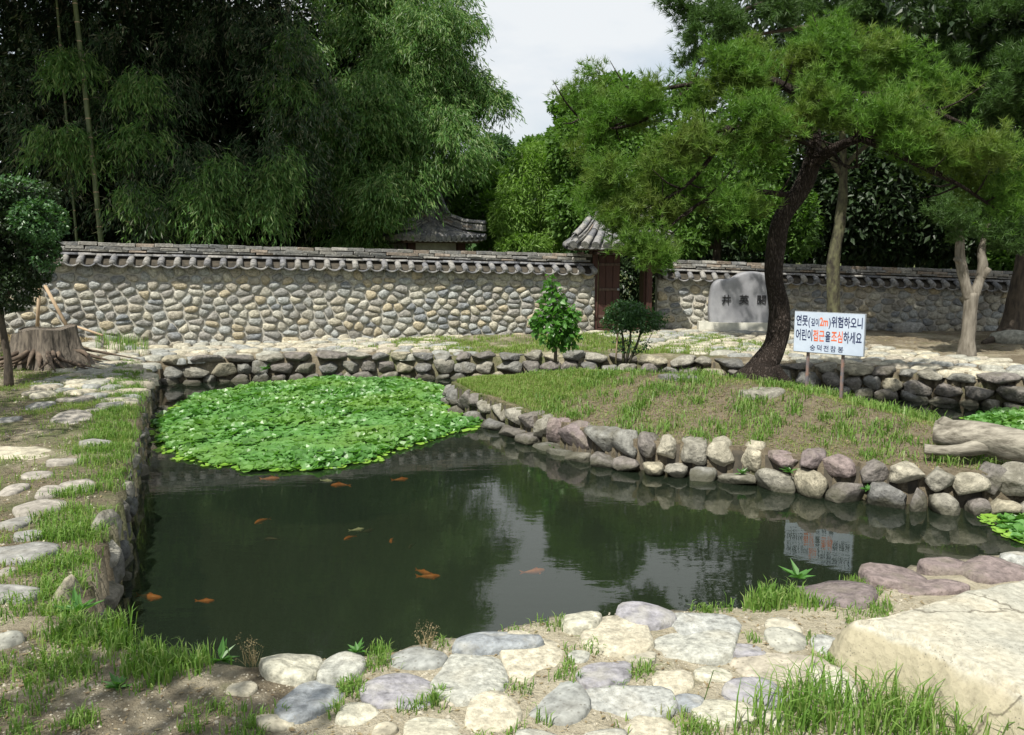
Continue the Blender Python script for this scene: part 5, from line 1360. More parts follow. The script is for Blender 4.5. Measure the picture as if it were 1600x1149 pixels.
# ---- slim mossy trunk before the wall
b3 = P(1305, 530, 0.55)
t3 = empty('slim_tree', b3, 0, label='slim mossy trunk standing in front of the wall right of the leaning pine', cat='tree')
wood('trunk', M['moss'], t3, [tube_data([T(1305, 535, b3.y), T(1303, 470, b3.y), T(1302, 410, b3.y), T(1312, 350, b3.y), T(1318, 280, b3.y), T(1316, 200, b3.y)], [.17, .135, .125, .11, .085, .06], 12, 6, .1, 3)]
     + [tube_data([T(1317, 262, b3.y), T(1345, 235, b3.y), T(1390, 200, b3.y)], [.06, .05, .03], 8, 4, .1), tube_data([T(1318, 280, b3.y), T(1280, 220, b3.y), T(1240, 190, b3.y)], [.06, .05, .03], 8, 4, .1)])
foliage('crown', M['broaddark'], t3, [((b3.x + .2, b3.y - .4, 5.9), (2.2, 1.9, 1.0), 4200), ((b3.x + 1.8, b3.y - .8, 6.0), (1.8, 1.8, 1.0), 4200)], .17)

# ---- forked pine on the right
b4 = P(1510, 552, 0.52)
t4 = empty('forked_pine', b4, 0, label='small forked pine with pruned pale limbs beside the path at right', cat='tree')
y4 = b4.y
wood('trunk', M['palebark'], t4, [tube_data([T(1510, 558, y4), T(1512, 530, y4), T(1516, 490, y4), T(1518, 458, y4)], [.17, .125, .11, .12], 14, 6, .08, 3),
     tube_data([T(1516, 468, y4), T(1506, 435, y4), T(1500, 405, y4), T(1500, 375, y4), T(1496, 340, y4)], [.10, .09, .085, .07, .05], 12, 6, .1, 3),
     tube_data([T(1518, 468, y4), T(1530, 440, y4), T(1536, 415, y4), T(1534, 390, y4), T(1545, 350, y4)], [.10, .085, .08, .06, .04], 12, 6, .1, 3),
     tube_data([T(1532, 436, y4), T(1546, 420, y4 - .1)], [.07, .05], 10, 3, .1), tube_data([T(1502, 412, y4), T(1493, 405, y4 - .1)], [.06, .045], 10, 3, .1)])
needles('foliage', M['pinedark'], t4, [PAD(1495, 340, y4 - .3, 40, 22, 240), PAD(1555, 345, y4, 40, 34, 260), PAD(1530, 300, y4, 60, 30, 300), PAD(1590, 370, y4, 26, 40, 200), PAD(1480, 320, y4, 30, 20, 120), PAD(1498, 362, y4 - .1, 26, 16, 140), PAD(1545, 378, y4 + .1, 26, 18, 140)], 15, .12, .011)
foliage('foliage', M['broaddark'], t4, [((b4.x + .5, y4 + .6, 4.2), (1.2, 1.0, .8), 2600)], .12)

# ---- dark leaning trunk at the right edge and roots
b5 = P(1582, 530, 0.52)
t5 = empty('leaning_tree', b5, 0, label='dark thick trunk leaning out of the picture at the right edge', cat='tree')
wood('trunk', M['darkbark'], t5, [tube_data([T(1572, 540, b5.y), T(1584, 500, b5.y), T(1594, 450, b5.y), T(1606, 380, b5.y), T(1625, 250, b5.y), T(1640, 120, b5.y)], [.30, .22, .19, .17, .14, .08], 14, 6, .1, 3)]
     + [tube_data([T(1585, 520, b5.y), T(1560, 528, b5.y - .5), T(1535, 536, b5.y - .8)], [.16, .10, .04], 10, 4, .1)])
foliage('crown', M['broaddark'], t5, [((b5.x - .2, b5.y - 1.4, 5.8), (2.6, 1.9, 1.1), 5600), ((b5.x - 3.0, b5.y - 1.6, 6.3), (2.0, 1.6, .9), 3600)], .17)
rk = rock_mesh('rock', 1.1, .5, .42, 71, 3, .3, .14, 4); o = link('rock', rk, mat=M['flag']); o.location = (P(1590, 536, .5).x, P(1590, 536, .5).y, .58); tag(o, 'long pale boulder lying at the foot of the dark leaning trunk', 'rock')
for k, (px, py, w_) in enumerate(((1470, 512, 1.3), (1330, 512, .9), (1420, 520, .7))):
    c = P(px, py, .55); me = rock_mesh('rock', w_, .4, .40, 80 + k, 3, .4, .14, 4); o = link('rock', me, mat=M['darkflag']); o.location = (c.x, c.y, .6)
    tag(o, ('broad grey rock lying in shade against the wall left of the forked pine', 'grey rock in shade just right of the slim mossy trunk', 'smaller low rock in shade in front of the broad one by the wall')[k], 'rock')

# ---- left foreground tree
b6 = P(12, 600, 0.5)
t6 = empty('small_tree', b6, 0, label='small dense dark green tree with a thin trunk at the left edge', cat='tree')
wood('trunk', M['darkbark'], t6, [tube_data([T(14, 606, b6.y), T(12, 560, b6.y), T(2, 500, b6.y), T(-8, 420, b6.y), T(-14, 330, b6.y)], [.07, .05, .045, .04, .02], 8, 5, .1), tube_data([T(0, 480, b6.y), T(30, 430, b6.y), T(55, 380, b6.y)], [.03, .022, .01], 6, 4)])
foliage('crown', M['broaddark'], t6, [cl(10, 350, b6.y, 58, 62, .8, 8500), cl(-30, 420, b6.y, 60, 50, .7, 4000), cl(60, 385, b6.y, 24, 28, .4, 1500), cl(-60, 330, b6.y, 80, 70, .9, 5000), cl(38, 305, b6.y, 42, 26, .6, 2600), cl(8, 445, b6.y, 42, 44, .6, 2800), cl(52, 425, b6.y, 20, 22, .4, 900)], .055, clump=2.0, wr=.6)
foliage('young_shoots', M['shrub'], t6, [cl(62, 345, b6.y - .3, 36, 34, .5, 2200), cl(20, 300, b6.y - .2, 40, 26, .5, 900), cl(72, 400, b6.y - .2, 18, 26, .3, 420)], .05, clump=2.5, wr=.6)

# ---- off-frame trees whose shade falls on the left bank
def shade_tree(nm, lab, x_, y_, z_, r_, n):
    e = empty(nm, (x_, y_, .45), 0, label=lab, cat='tree')
    foliage('crown', M['broad'], e, [((x_, y_, z_), (r_, r_ * .9, r_ * .5), n)], .12, clump=1.6, inner=.2)
    wood('trunk', M['darkbark'], e, [tube_data([Vector((x_, y_, .2)), Vector((x_ + .1, y_, z_ * .5)), Vector((x_, y_, z_))], [.13, .11, .05], 8, 4, .1)])
shade_tree('broadleaf_tree', 'broad tree standing outside the frame left of the pond bank', -8.2, 6.2, 5.4, 2.3, 5200)
shade_tree('broadleaf_tree', 'loose tree standing outside the frame left of the near bank', -3.4, 0.0, 5.6, 1.1, 1100)
shade_tree('broadleaf_tree', 'round tree outside the frame left of the stump', -11.6, 10.6, 5.0, 2.2, 6000)

# ------------------------------------------------------------------ sapling and round bush on the far bank
sb = P(868, 560, 0.62)
sap = empty('sapling', sb, 0, label='bright green broad leaved sapling with a narrow tip standing at the island rim', cat='sapling')
Ys = sb.y
foliage('leaves', M['sapling'], sap, [cl(868, 508, Ys, 36, 30, .30, 560), cl(864, 472, Ys, 22, 22, .2, 170), cl(860, 445, Ys, 10, 18, .1, 60), cl(878, 532, Ys, 28, 14, .25, 140), cl(845, 500, Ys, 16, 16, .15, 90), cl(892, 490, Ys, 14, 14, .15, 70)], .10, droop=.5, clump=3.2, wr=.8, inner=.2)
wood('stem', M['darkbark'], sap, [tube_data([T(868, 566, Ys), T(868, 520, Ys), T(864, 470, Ys), T(862, 432, Ys)], [.03, .022, .014, .005], 7, 4)] + [tube_data([T(868, 525 - 14 * k, Ys), T(868 + (-1) ** k * 24, 505 - 14 * k, Ys + .1 * (-1) ** (k // 2))], [.010, .004], 5, 2) for k in range(5)])
bb = P(975, 566, 0.60)
bush = empty('clipped_bush', bb, 0, label='round topped bush on several thin stems at the island rim before the gate', cat='bush')
Yb = bb.y
foliage('leaves', M['shrub'], bush, [cl(978, 490, Yb, 34, 22, .34, 2300), cl(1000, 500, Yb, 34, 20, .3, 1600), cl(960, 508, Yb, 24, 14, .25, 700), cl(1030, 500, Yb, 16, 14, .15, 180), cl(985, 540, Yb, 34, 12, .2, 260)], .045, clump=2.2, wr=.6, inner=.3)
wood('stems', M['moss'], bush, [tube_data([T(a, 568, Yb), T((a + b) / 2 + 3, 535, Yb), T(b, 500, Yb)], [.028, .02, .008], 6, 4) for a, b in ((974, 968), (978, 985), (982, 1005))] + [tube_data([T(985, 560, Yb), T(1005, 545, Yb), T(1022, 515, Yb)], [.010, .008, .004], 5, 4)])
me = mesh('stake', *tube_data([T(962, 568, Yb - .1), T(966, 505, Yb - .1)], [.014, .012], 6, 2)); o = link('stake', me, mat=M['palewood']); tag(o, 'thin pale wooden stake beside the round topped bush', 'stake')

# ------------------------------------------------------------------ stump, props, log
def stump():
    c = P(72, 545, 0.75); e = empty('tree_stump', (c.x, c.y, .6), 0, label='old sawn tree stump with weathered roots at the left of the stone path', cat='stump')
    n = 40; V, F = [], []; lv = [(-.25, 1.6), (-.1, 1.32), (.05, 1.12), (.2, 1.0), (.36, .93), (.48, .90)]
    for z, s in lv:
        for k in range(n):
            a = 2 * math.pi * k / n; r = .42 * s * (1 + .10 * math.sin(5 * a + 1) * (1.6 - z) + .07 * math.sin(9 * a) + .03 * math.sin(23 * a + z * 5))
            V.append((r * math.cos(a) * 1.15, r * math.sin(a) * .85, z + (.04 * math.cos(a - .6) + .03 * math.sin(3 * a) if z > .4 else 0)))
    for l in range(len(lv) - 1):
        for k in range(n): F.append((l * n + k, l * n + (k + 1) % n, (l + 1) * n + (k + 1) % n, (l + 1) * n + k))
    link('bark', mesh('bark', V, F), e, M['stump'])
    top = [V[(len(lv) - 1) * n + k] for k in range(n)]; T_ = [(x_ * .97, y_ * .97, z_ - .02 + random.uniform(-.01, .01)) for x_, y_, z_ in top]; T_ += [(x_ * .5, y_ * .5, .46) for x_, y_, z_ in top] + [(0, 0, .45)]
    F = [(k, (k + 1) % n, n + (k + 1) % n, n + k) for k in range(n)] + [(n + k, n + (k + 1) % n, 2 * n) for k in range(n)]
    link('cut_top', mesh('cut_top', T_, F), e, M['stump'])
    rr = random.Random(3)
    for k in range(22):
        a = rr.uniform(-3.2, .8); d = Vector((math.cos(a), math.sin(a) * .7, 0)); l_ = rr.uniform(.5, 1.2)
        pts = [d * .3 + Vector((0, 0, .16)), d * (.3 + l_ * .4) + Vector((rr.uniform(-.2, .2), rr.uniform(-.2, .2), rr.uniform(-.02, .10))), d * (.3 + l_) + Vector((rr.uniform(-.2, .2), rr.uniform(-.2, .2), -.10))]
        me = mesh('root', *tube_data(pts, [rr.uniform(.03, .07), rr.uniform(.02, .04), .008], 7, 5, .25, 6)); link('root', me, e, M['roots'])
stump()
for k, (a, b, lab) in enumerate((((58, 508), (62, 440), 'upright bare wooden prop pole left of the stump'), ((112, 512), (70, 446), 'slanting bare wooden prop pole right of the upright one'))):
    Yp = 15.4
    me = mesh('prop_pole', *tube_data([T(a[0], a[1] + 12, Yp), T(b[0], b[1], Yp)], [.035, .03], 8, 2)); o = link('prop_pole', me, mat=M['palewood']); tag(o, lab, 'pole')
me = mesh('cross_pole', *tube_data([T(112, 508, 15.3), T(160, 524, 15.0)], [.025, .02], 7, 2)); tag(link('fallen_branch', me, mat=M['palewood']), 'thin bare branch lying on the soil right of the slanting pole', 'branch')

log = empty('driftwood_log', (4.4, 7.3, .4), 0, label='weathered grey log with a sawn side branch lying over the island edge at right', cat='log')
Lp = [Vector((4.02, 7.75, .60)), Vector((4.22, 7.60, .60)), Vector((4.55, 7.40, .56)), Vector((5.0, 7.15, .50)), Vector((5.6, 6.85, .40)), Vector((6.3, 6.5, .30))]
wood('main_stem', M['drift'], log, [tube_data(Lp, [.115, .155, .15, .13, .12, .11], 18, 7, .12, 3)])
wood('side_branch', M['drift'], log, [tube_data([Vector((4.35, 7.50, .54)), Vector((4.14, 7.44, .49)), Vector((3.98, 7.50, .47)), Vector((3.83, 7.56, .47))], [.10, .06, .048, .05], 14, 6, .08, 4)])
wood('knot', M['drift'], log, [tube_data([Vector((4.12, 7.68, .62)), Vector((4.03, 7.70, .72))], [.12, .05], 12, 4, .15, 4)])

# ------------------------------------------------------------------ koi
def fish_mesh():
    secs = [(0, .010, .012), (.015, .024, .028), (.05, .034, .042), (.09, .034, .044), (.13, .024, .032), (.165, .011, .016), (.18, .006, .012)]
    V, F = [], []; n = 10
    for x_, ry, rz2 in secs:
        yo = .01 * math.sin(x_ * 22)
        for k in range(n): a = 2 * math.pi * k / n; V.append((x_ - .09, yo + ry * math.cos(a) * .62, rz2 * math.sin(a) * .62))
    for l in range(len(secs) - 1):
        for k in range(n): F.append((l * n + k, l * n + (k + 1) % n, (l + 1) * n + (k + 1) % n, (l + 1) * n + k))
    F.append(tuple(range(n))[::-1]); F.append(tuple((len(secs) - 1) * n + k for k in range(n)))
    body = mesh('body', V, F)
    tail = mesh('tail_fin', [(.085, -.008, .004), (.135, -.028, .020), (.118, -.016, 0), (.135, -.022, -.020), (.085, -.008, -.004)], [(0, 1, 2), (0, 2, 4), (4, 2, 3)])
    dor = mesh('dorsal_fin', [(-.03, .004, .024), (-.01, .006, .040), (.03, .004, .026), (.0, .006, .022)], [(0, 1, 2, 3)])
    pec = mesh('side_fin', [(-.05, .018, -.005), (-.03, .045, -.01), (-.02, .042, -.012), (-.035, .018, -.006)], [(0, 1, 2, 3)])
    pec2 = mesh('side_fin', [(-.05, -.018, -.005), (-.03, -.045, -.01), (-.02, -.042, -.012), (-.035, -.018, -.006)], [(0, 3, 2, 1)])
    return body, tail, dor, pec, pec2
KOI = [(424, 747, 190, 26, 'o', 'orange koi just below the lily mat, leftmost of those near its edge'), (511, 750, 170, 18, 'w', 'pale golden koi near the lower edge of the lily mat'), (530, 757, 5, 26, 'o', 'slim dull orange koi below the pale golden one near the mat'), (627, 748, 200, 22, 'o', 'small reddish koi at the right end of the lily mat'),
       (408, 813, 60, 26, 'o', 'bright orange koi swimming upward alone in the left middle of the pond'), (545, 839, 55, 20, 'o', 'orange koi just left of and below the white fish'), (559, 826, 205, 18, 'w', 'single white koi in the middle of the pond'), (612, 843, 95, 16, 'o', 'short orange koi right of the white fish'),
       (643, 852, 80, 16, 'd', 'dark brown koi right of the short orange one'), (424, 841, 0, 22, 'd', 'dim brown koi deep below the bright upward swimming one'), (662, 892, 150, 26, 'o', 'upper of two orange koi crossing in front of the grove reflection'), (672, 899, 185, 32, 'o', 'lower of two orange koi crossing in front of the grove reflection'),
       (836, 891, 200, 34, 'o', 'long pale orange koi lying in the bright sky reflection'), (235, 931, 170, 40, 'o', 'long yellow orange koi near the left corner of the pond'), (204, 920, 185, 28, 'd', 'brownish koi in the shade against the left edging'), (322, 937, 185, 24, 'o', 'small dim orange koi in the lower left of the pond'), (575, 828, 220, 10, 'd', 'tiny dark koi touching the tail of the white one')]
koi_src = {}
for k, (px, py, ang, lpx, c_, lab) in enumerate(KOI):
    c = P(px, py, -0.035); ln_ = lpx * c.y / FPX * 1.25
    e = empty('koi', (c.x, c.y, -.03), R(ang), label=lab, cat='fish', group='koi swimming in the pond')
    sc_ = max(.6, ln_ / .22); e.scale = (sc_,) * 3
    if c_ not in koi_src:
        ms = fish_mesh(); mt = M[{'o': 'koi', 'w': 'koiwhite', 'd': 'koidark'}[c_]]
        for q in ms: q.materials.append(mt)
        koi_src[c_] = ms
    e.location.z = -.045
    for nm_, q in zip(('body', 'tail_fin', 'dorsal_fin', 'side_fin', 'side_fin'), koi_src[c_]): link(nm_, q, e)

# ------------------------------------------------------------------ floating leaves
def lily_patch(name, outline, n_up, n_flat, label, hmax=.085, size=.050, mat=M['lily']):
    poly = np.array(outline); lo, hi = poly.min(0), poly.max(0)
    def disc(n, zlo, zhi, tilt, sz, edge):
        p = np.column_stack([rng.uniform(lo[0], hi[0], n * 3), rng.uniform(lo[1], hi[1], n * 3)])
        d = seg_dist(p, poly) + .20 * wob(p[:, 0], p[:, 1], 2.6, 4)
        k = d > edge; p = p[k][:n]; d = d[k][:n]; m = len(p)
        flat = sm((wob(p[:, 0], p[:, 1], .55, 1.2) - .15) / .3)           # areas where pads lie flat
        z = zlo + (zhi - zlo) * rng.random(m) * sm(d / .35) * (1 - .75 * flat)
        nrm = unit(rng.normal(size=(m, 3)) * tilt * (1 - .6 * flat)[:, None] + np.array([0, -.1, 1.0]))
        a = unit(np.cross(nrm, rand_dirs(m))); b = np.cross(nrm, a); r = sz * rng.uniform(.45, 1.45, m)
        vs = []
        for t in np.linspace(.35, 2 * math.pi - .35, 7): vs.append(np.column_stack([p, z]) + (a * math.cos(t) + b * math.sin(t)) * r[:, None] + nrm * (r * .22)[:, None])
        cc = np.column_stack([p, z])
        return np.stack([cc] + vs, 1), m
    A, m = disc(n_up, .02, hmax, .42, size, .02); V = A.reshape(-1, 3); base = np.arange(m)[:, None] * 8
    F = np.concatenate([base + np.array([[0, k, k + 1]]) for k in range(1, 7)])
    o = link(name, np_mesh(name, V, F, False), None, mat); tag(o, label, 'water plants', kind='stuff')
    if n_flat:
        A, m = disc(n_flat, .006, .012, .03, size * .8, -.10); A[..., 2] = np.clip(A[..., 2], .004, .03); V = A.reshape(-1, 3); base = np.arange(m)[:, None] * 8
        F = np.concatenate([base + np.array([[0, k, k + 1]]) for k in range(1, 7)])
        o2 = link('floating_pads', np_mesh('floating_pads', V, F, False), None, M['lilyflat']); tag(o2, 'flat pads floating at the fringe of the ' + ('big leaf mat' if n_flat > 800 else 'small leaf patch'), 'water plants', kind='stuff')
L0 = [(250, 665), (262, 640), (305, 618), (400, 600), (520, 590), (640, 593), (690, 604), (706, 620), (690, 636), (706, 646), (752, 660), (705, 675), (640, 693), (590, 716), (500, 732), (400, 733), (325, 718), (262, 704)]
lily_patch('water_plants', [W2(a, b, .03) for a, b in L0], 15000, 4600, 'bright green mat of floating leaves covering the far left of the pond')
lily_patch('water_plants', [W2(a, b, .03) for a, b in ((1556, 806), (1575, 800), (1640, 800), (1700, 830), (1640, 860), (1590, 845), (1570, 830))], 260, 200, 'small patch of floating leaves at the right edge of the pond', .05, .045)
lily_patch('water_plants', [W2(a, b, .03) for a, b in ((1500, 655), (1560, 640), (1700, 640), (1800, 690), (1700, 720), (1600, 690), (1530, 668))], 2600, 300, 'shaded dark floating leaves in the channel behind the log', .07, .05)

# ------------------------------------------------------------------ grass
def grass(name, label, pts, mat, hmin, hmax, wid=.004, lean=.5, per=1, spread=.03):
    """two-segment bent blades at the given xyz"""
    p = np.repeat(pts, per, 0); n = len(p)
    if per > 1:
        off = rng.normal(size=(n, 2)) * spread; p = p.copy(); p[:, :2] += off
    if per > 1: p = p[offstone(p)]; n = len(p)
    h = rng.uniform(hmin, hmax, n)[:, None]; a = rng.uniform(0, 2 * math.pi, n); d = np.column_stack([np.cos(a), np.sin(a), np.zeros(n)])
    s = np.column_stack([-np.sin(a), np.cos(a), np.zeros(n)]) * (wid * rng.uniform(.7, 1.3, n))[:, None]
    le = (lean * rng.uniform(.2, 1.2, n))[:, None]
    m1 = p + np.array([0, 0, 1]) * h * .6 + d * h * le * .35; tip = p + np.array([0, 0, 1]) * h * (1 - .45 * le) + d * h * le
    p = p - np.array([0, 0, .01])
    V = np.stack([p - s, p + s, m1 + s * .8, m1 - s * .8, tip], 1).reshape(-1, 3); b = np.arange(n)[:, None] * 5
    Ft = np.concatenate([b + np.array([[0, 1, 2]]), b + np.array([[0, 2, 3]]), b + np.array([[3, 2, 4]])])
    o = link(name, np_mesh(name, V, Ft), None, mat)
    return tag(o, label, 'grass', kind='stuff')
def scatter(poly, n, cond=None, dens=None):
    poly = np.array(poly); lo, hi = poly.min(0), poly.max(0); res = []
    got = 0
    while got < n:
        p = np.column_stack([rng.uniform(lo[0], hi[0], 20000), rng.uniform(lo[1], hi[1], 20000)])
        k = seg_dist(p, poly) > 0
        if cond is not None: k &= cond(p)
        if dens is not None: k &= rng.random(len(p)) < dens(p)
        res.append(p[k]); got += k.sum()
        if len(res) > 60: break
    p = np.concatenate(res)[:n]
    return np.column_stack([p, height(p)])
STONES = []
for q in NEAR + LEFT:
    c_, a_, b_ = P(q[0], q[1], .47), P(q[0], q[1] - q[3], .47), P(q[0], q[1] + q[3], .47); STONES.append((c_.x, c_.y, q[2] * c_.y / FPX * 1.0, (a_.y - b_.y) / 2 * 1.0))
def offstone(p):
    k = np.ones(len(p), bool)
    for (a, b, c, d) in STONES: k &= ((p[:, 0] - a) / c) ** 2 + ((p[:, 1] - b) / d) ** 2 > 1
    return k
notpond = lambda p: (seg_dist(p, POND) < -0.02) & offstone(p)
leftbank = [(-9.4, 13.9), (-6.5, 14.2), (-5.4, 12.0), (-4.1, 8.9), (-3.0, 6.1), (-2.3, 4.1), (-1.8, 3.5), (-2.3, 2.9), (-5.5, 3.2), (-9.4, 8.0)]
ld = lambda p: np.clip(.25 + 1.1 * wob(p[:, 0], p[:, 1], 1.3, 3), .03, 1)
grass('grass', 'short grass growing between the stepping stones on the left bank', scatter(leftbank, 42000, notpond, ld), M['grass'], .02, .065, .003, .9)
grass('grass', 'taller grass tufts along the left rim of the pond', scatter(leftbank, 750, lambda p: (seg_dist(p, POND) < -.02) & (seg_dist(p, POND) > -.45), lambda p: np.clip(wob(p[:, 0], p[:, 1], 3, 1) + .2, 0, 1)), M['lush'], .04, .10, .0035, .8, 14, .05)
ISLp = [tuple(p) for p in ISLE]
inis = lambda m: (lambda p: seg_dist(p, ISLE) > m)
grass('grass', 'fine sunlit grass covering the left nose and rear rim of the island', scatter(ISLp, 34000, inis(.12), lambda p: np.clip((1.8 - p[:, 0]) / 2.6 + (p[:, 1] - 11.2) / 3.0 + .5 * wob(p[:, 0], p[:, 1], 2, 5), 0, 1)), M['grass'], .03, .09, .0035, .8)
grass('grass', 'bright tufts of broad bladed grass scattered over the bare island soil', scatter(ISLp, 520, inis(.2), lambda p: np.clip(.75 * wob(p[:, 0], p[:, 1], 2.4, 9) + .25, 0, 1) * (p[:, 0] > .2) * (p[:, 0] < 4.6)), M['lush'], .05, .15, .0055, 1.0, 18, .06)
grass('grass', 'very short thin grass spread across the whole island soil', scatter(ISLp, 26000, inis(.12), lambda p: np.clip(.45 + .8 * wob(p[:, 0], p[:, 1], 1.7, 12), .05, 1)), M['grass'], .012, .045, .0032, 1.2)
grass('dry_litter', 'dry straw and needles lying on the island soil', scatter(ISLp, 9000, inis(.12)), M['straw'], .015, .05, .003, 1.6)
farbank = [(-3.4, 15.8), (5.2, 15.0), (5.2, 16.3), (4.3, 17.9), (2.2, 18.2), (-1.5, 17.4), (-3.5, 16.9)]
grass('grass', 'low green grass on the far bank before the gate', scatter(farbank, 17000, notpond, lambda p: np.clip(.35 + 1.0 * wob(p[:, 0], p[:, 1], 1.1, 2) - .5 * (p[:, 0] < -2.4), .03, 1)), M['grass'], .03, .10, .006, .6)
grass('grass', 'tall thin reeds standing under the wall right of the stump', scatter([W2(235, 530, .6), W2(230, 545, .6), W2(150, 548, .6), W2(150, 520, .6)], 520, None), M['lush'], .18, .36, .005, .3)
grass('dry_litter', 'brown leaf litter around the stump', scatter([(-11, 14.2), (-8.0, 14.2), (-7.2, 16.2), (-10.5, 15.6)], 5000), M['straw'], .02, .07, .006, 2.0)
nearb = [(-2.6, 2.3), (3.0, 2.3), (2.0, 4.5), (.3, 3.95), (-1.4, 3.4), (-2.2, 4.0)]
grass('grass', 'small scattered tufts among the stones of the near bank', scatter(nearb, 330, notpond, lambda p: np.clip(wob(p[:, 0], p[:, 1], 4, 2) * 1.1, 0, 1)), M['lush'], .02, .065, .0028, .9, 26, .03)
def tuft_line(pts_px, z, per, r_, h0, h1, w_, mat, lab, lean=.6):
    P_ = []
    for (a, b) in pts_px:
        v = P(a, b, z); P_.append((v.x, v.y, max(hz(v.x, v.y), .30)))
    return grass('grass', lab, np.array(P_), mat, h0, h1, w_, lean, per, r_)
tuft_line([(120, 985), (150, 1000), (190, 1005), (230, 1025), (265, 1040), (300, 1045), (215, 1045), (250, 1060), (170, 985), (90, 960), (100, 1000)], .45, 150, .045, .03, .11, .0035, M['lush'], 'dense green tufts on the lip of the left near corner')
tuft_line([(1200, 925), (1225, 915), (1245, 930), (1215, 940), (1260, 935), (1190, 940), (1270, 950)], .44, 120, .045, .03, .12, .004, M['lush'], 'green tufts before the purple slab at the water edge')
tuft_line([(590, 1020), (600, 1012), (690, 1090), (680, 1095), (880, 985), (545, 1078), (520, 1110), (400, 1130), (850, 1120), (650, 1108), (1280, 1010), (1340, 905), (1500, 895), (1410, 915), (130, 1130), (130, 1055)], .44, 70, .03, .02, .08, .003, M['lush'], 'little separate grass tufts between the near stones')
tuft_line([(1180 + 22 * k + 8 * math.sin(k * 3), 1118 + 26 * math.sin(k * 1.7) + 8 * k * .3) for k in range(13)] + [(1240, 1085), (1290, 1110), (1330, 1105), (1370, 1120), (1410, 1140), (1460, 1160), (1500, 1170), (1250, 1140), (1150, 1140), (1340, 1150), (1560, 1190)],  .42, 36, .065, .05, .26, .0036, M['lush'], 'long wild grass in front of the pale boulder', .75)
tuft_line([(1000 + 60 * k, 1140) for k in range(4)], .42, 60, .06, .02, .08, .003, M['grass'], 'short grass at the lower edge beside the cream stones')
tuft_line([(1145, 590), (1235, 600), (1250, 606), (1275, 606), (1340, 622), (1380, 632), (1420, 640), (1300, 612), (1225, 590), (1250, 595), (1440, 645), (1460, 652)], .45, 60, .09, .06, .20, .006, M['lush'], 'grass fringe along the channel behind the sign')
def litter(name, label, poly, n, smin, smax, mat):
    p = scatter(poly, n, lambda q: (seg_dist(q, POND) < -.02) | (seg_dist(q, ISLE) > .05)); m = len(p); p[:, 2] += .006
    a = rng.uniform(0, 6.28, m); d = unit(np.column_stack([np.cos(a), np.sin(a), rng.normal(size=m) * .12])); L_ = rng.uniform(smin, smax, m)
    V, F = leaf_geo(p, d, L_, L_ * rng.uniform(.12, .5, m), .05, up=np.tile(np.array([[0, 0, 1.0]]), (m, 1)))
    tag(link(name, np_mesh(name, V, F), None, mat), label, 'leaf litter', kind='stuff')
litter('leaf_litter', 'fallen brown leaves and twigs scattered over the near bank', nearb, 3800, .008, .035, M['straw'])
litter('leaf_litter', 'fallen leaves scattered on the grass of the left bank', leftbank, 7000, .012, .05, M['straw'])
litter('leaf_litter', 'fallen needles and leaves on the island', ISLp, 9000, .015, .06, M['straw'])
litter('leaf_litter', 'dark litter lying under the trees before the right wall', [(4, 16.2), (14, 14), (14, 18.5), (4, 18.4)], 5000, .03, .09, M['straw'])
# broad leaved weeds, each a plant of its own
WEEDS = [(120, 960, .15, 'large rosette weed on the left near corner of the bank'), (185, 1075, .09, 'flat rosette weed on bare soil at lower left'), (345, 1032, .10, 'leafy weed at the water edge left of the cream stones'), (558, 1020, .075, 'broad leaved seedling between two edge stones'), (415, 578, .16, 'bright weed growing out of the far edging by the leaf mat'), (1248, 905, .12, 'broad leaved weed at the water edge before the purple slab'),
         (865, 702, .10, 'small weed rooted in the island edging on its left curve'), (1230, 735, .10, 'small weed in the island edging below the sign'), (1350, 763, .09, 'little fern in the island edging right of centre'), (1155, 738, .10, 'low weed at the waterline of the island edging'), (1396, 575, .18, 'green weed growing in the far channel edging')]
for k, (px, py, s, lab) in enumerate(WEEDS):
    z = .44 if py > 850 else (.12 if py > 690 else .35)
    h_ = hit_ribbon(px, py) if 690 < py < 780 else None
    c = (h_[0] + Vector((0, -.08, 0))) if h_ else P(px, py, z)
    m = 14; a = rng.uniform(0, 6.28, m); el_ = rng.uniform(.25, 1.1, m)
    d = np.column_stack([np.cos(a) * np.cos(el_), np.sin(a) * np.cos(el_), np.sin(el_)]); p = np.tile(np.array([[0, 0, 0.0]]), (m, 1))
    V, F = leaf_geo(p, d, s * rng.uniform(.6, 1.1, m), s * rng.uniform(.22, .34, m), .25, up=np.tile(np.array([[0, 0, 1.0]]), (m, 1)))
    o = link('weed', np_mesh('weed', V, F), None, M['weed']); o.location = c; tag(o, lab, 'weed')
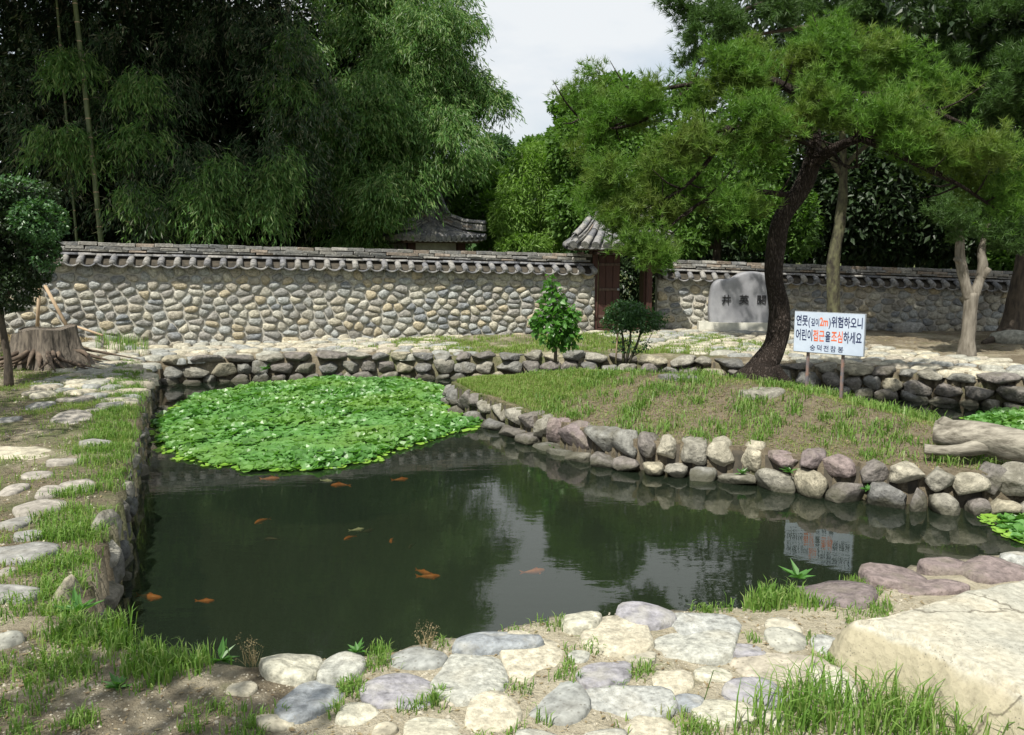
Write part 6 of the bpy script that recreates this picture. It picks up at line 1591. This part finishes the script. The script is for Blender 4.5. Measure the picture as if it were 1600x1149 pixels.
# thin seed-head grasses at the near rim
for k, (px, py, lab) in enumerate(((395, 1045, 'thin seeding grass stalks left of the first cream edge stone'), (668, 1018, 'thin seeding grass stalks beside the brown edge stone'))):
    c = P(px, py, .44); m = 26; pp = np.tile(np.array([[0, 0, 0.]]), (m, 1)) + rng.normal(size=(m, 3)) * [.012, .012, 0]
    a = rng.uniform(0, 6.28, m); el_ = rng.uniform(.9, 1.45, m); d = np.column_stack([np.cos(a) * np.cos(el_), np.sin(a) * np.cos(el_), np.sin(el_)])
    V, F = leaf_geo(pp, d, rng.uniform(.06, .15, m), np.full(m, .0035), .1); tips = V.reshape(m, 4, 3)[:, 2]
    t2 = np.repeat(tips, 6, 0) + rng.normal(size=(m * 6, 3)) * .008; V2, F2 = leaf_geo(t2, rand_dirs(m * 6), np.full(m * 6, .008), np.full(m * 6, .004))
    o = link('seeding_grass', np_mesh('seeding_grass', np.concatenate([V, V2]), np.concatenate([F, F2 + len(V)])), None, M['straw']); o.location = c; tag(o, lab, 'grass')
# pebbles and grit of the near bank
def pebbles(name, label, poly, n, smin, smax, mat):
    p = scatter(poly, n, notpond); m = len(p); s = rng.uniform(smin, smax, m) * (1 + 1.2 * (rng.random(m) < .05))
    base = np.array([(1, 0, 0), (.3, .9, 0), (-.8, .5, 0), (-.7, -.6, 0), (.4, -.9, 0), (0, 0, .75)])
    a = rng.uniform(0, 6.28, m); c_, s2 = np.cos(a), np.sin(a)
    bx = base[None, :, 0] * c_[:, None] - base[None, :, 1] * s2[:, None]; by = base[None, :, 0] * s2[:, None] + base[None, :, 1] * c_[:, None]
    V = np.stack([p[:, None, 0] + bx * s[:, None], p[:, None, 1] + by * s[:, None], p[:, None, 2] + (base[None, :, 2] * s[:, None]) * 1.0 - .001 + 0 * bx], 2).reshape(-1, 3)
    b = np.arange(m)[:, None] * 6
    F = np.concatenate([b + np.array([[k, (k + 1) % 5, 5]]) for k in range(5)])
    o = link(name, np_mesh(name, V, F, True), None, mat); tag(o, label, 'gravel', kind='stuff')
pebbles('gravel', 'fine grit and pebbles on the near bank soil', nearb, 9000, .002, .007, M['gravel'])
pebbles('gravel', 'small stones scattered on the left bank', leftbank, 2500, .004, .014, M['gravel'])
print('objects', len(bpy.data.objects), 'tris', sum(len(m.polygons) for m in bpy.data.meshes))
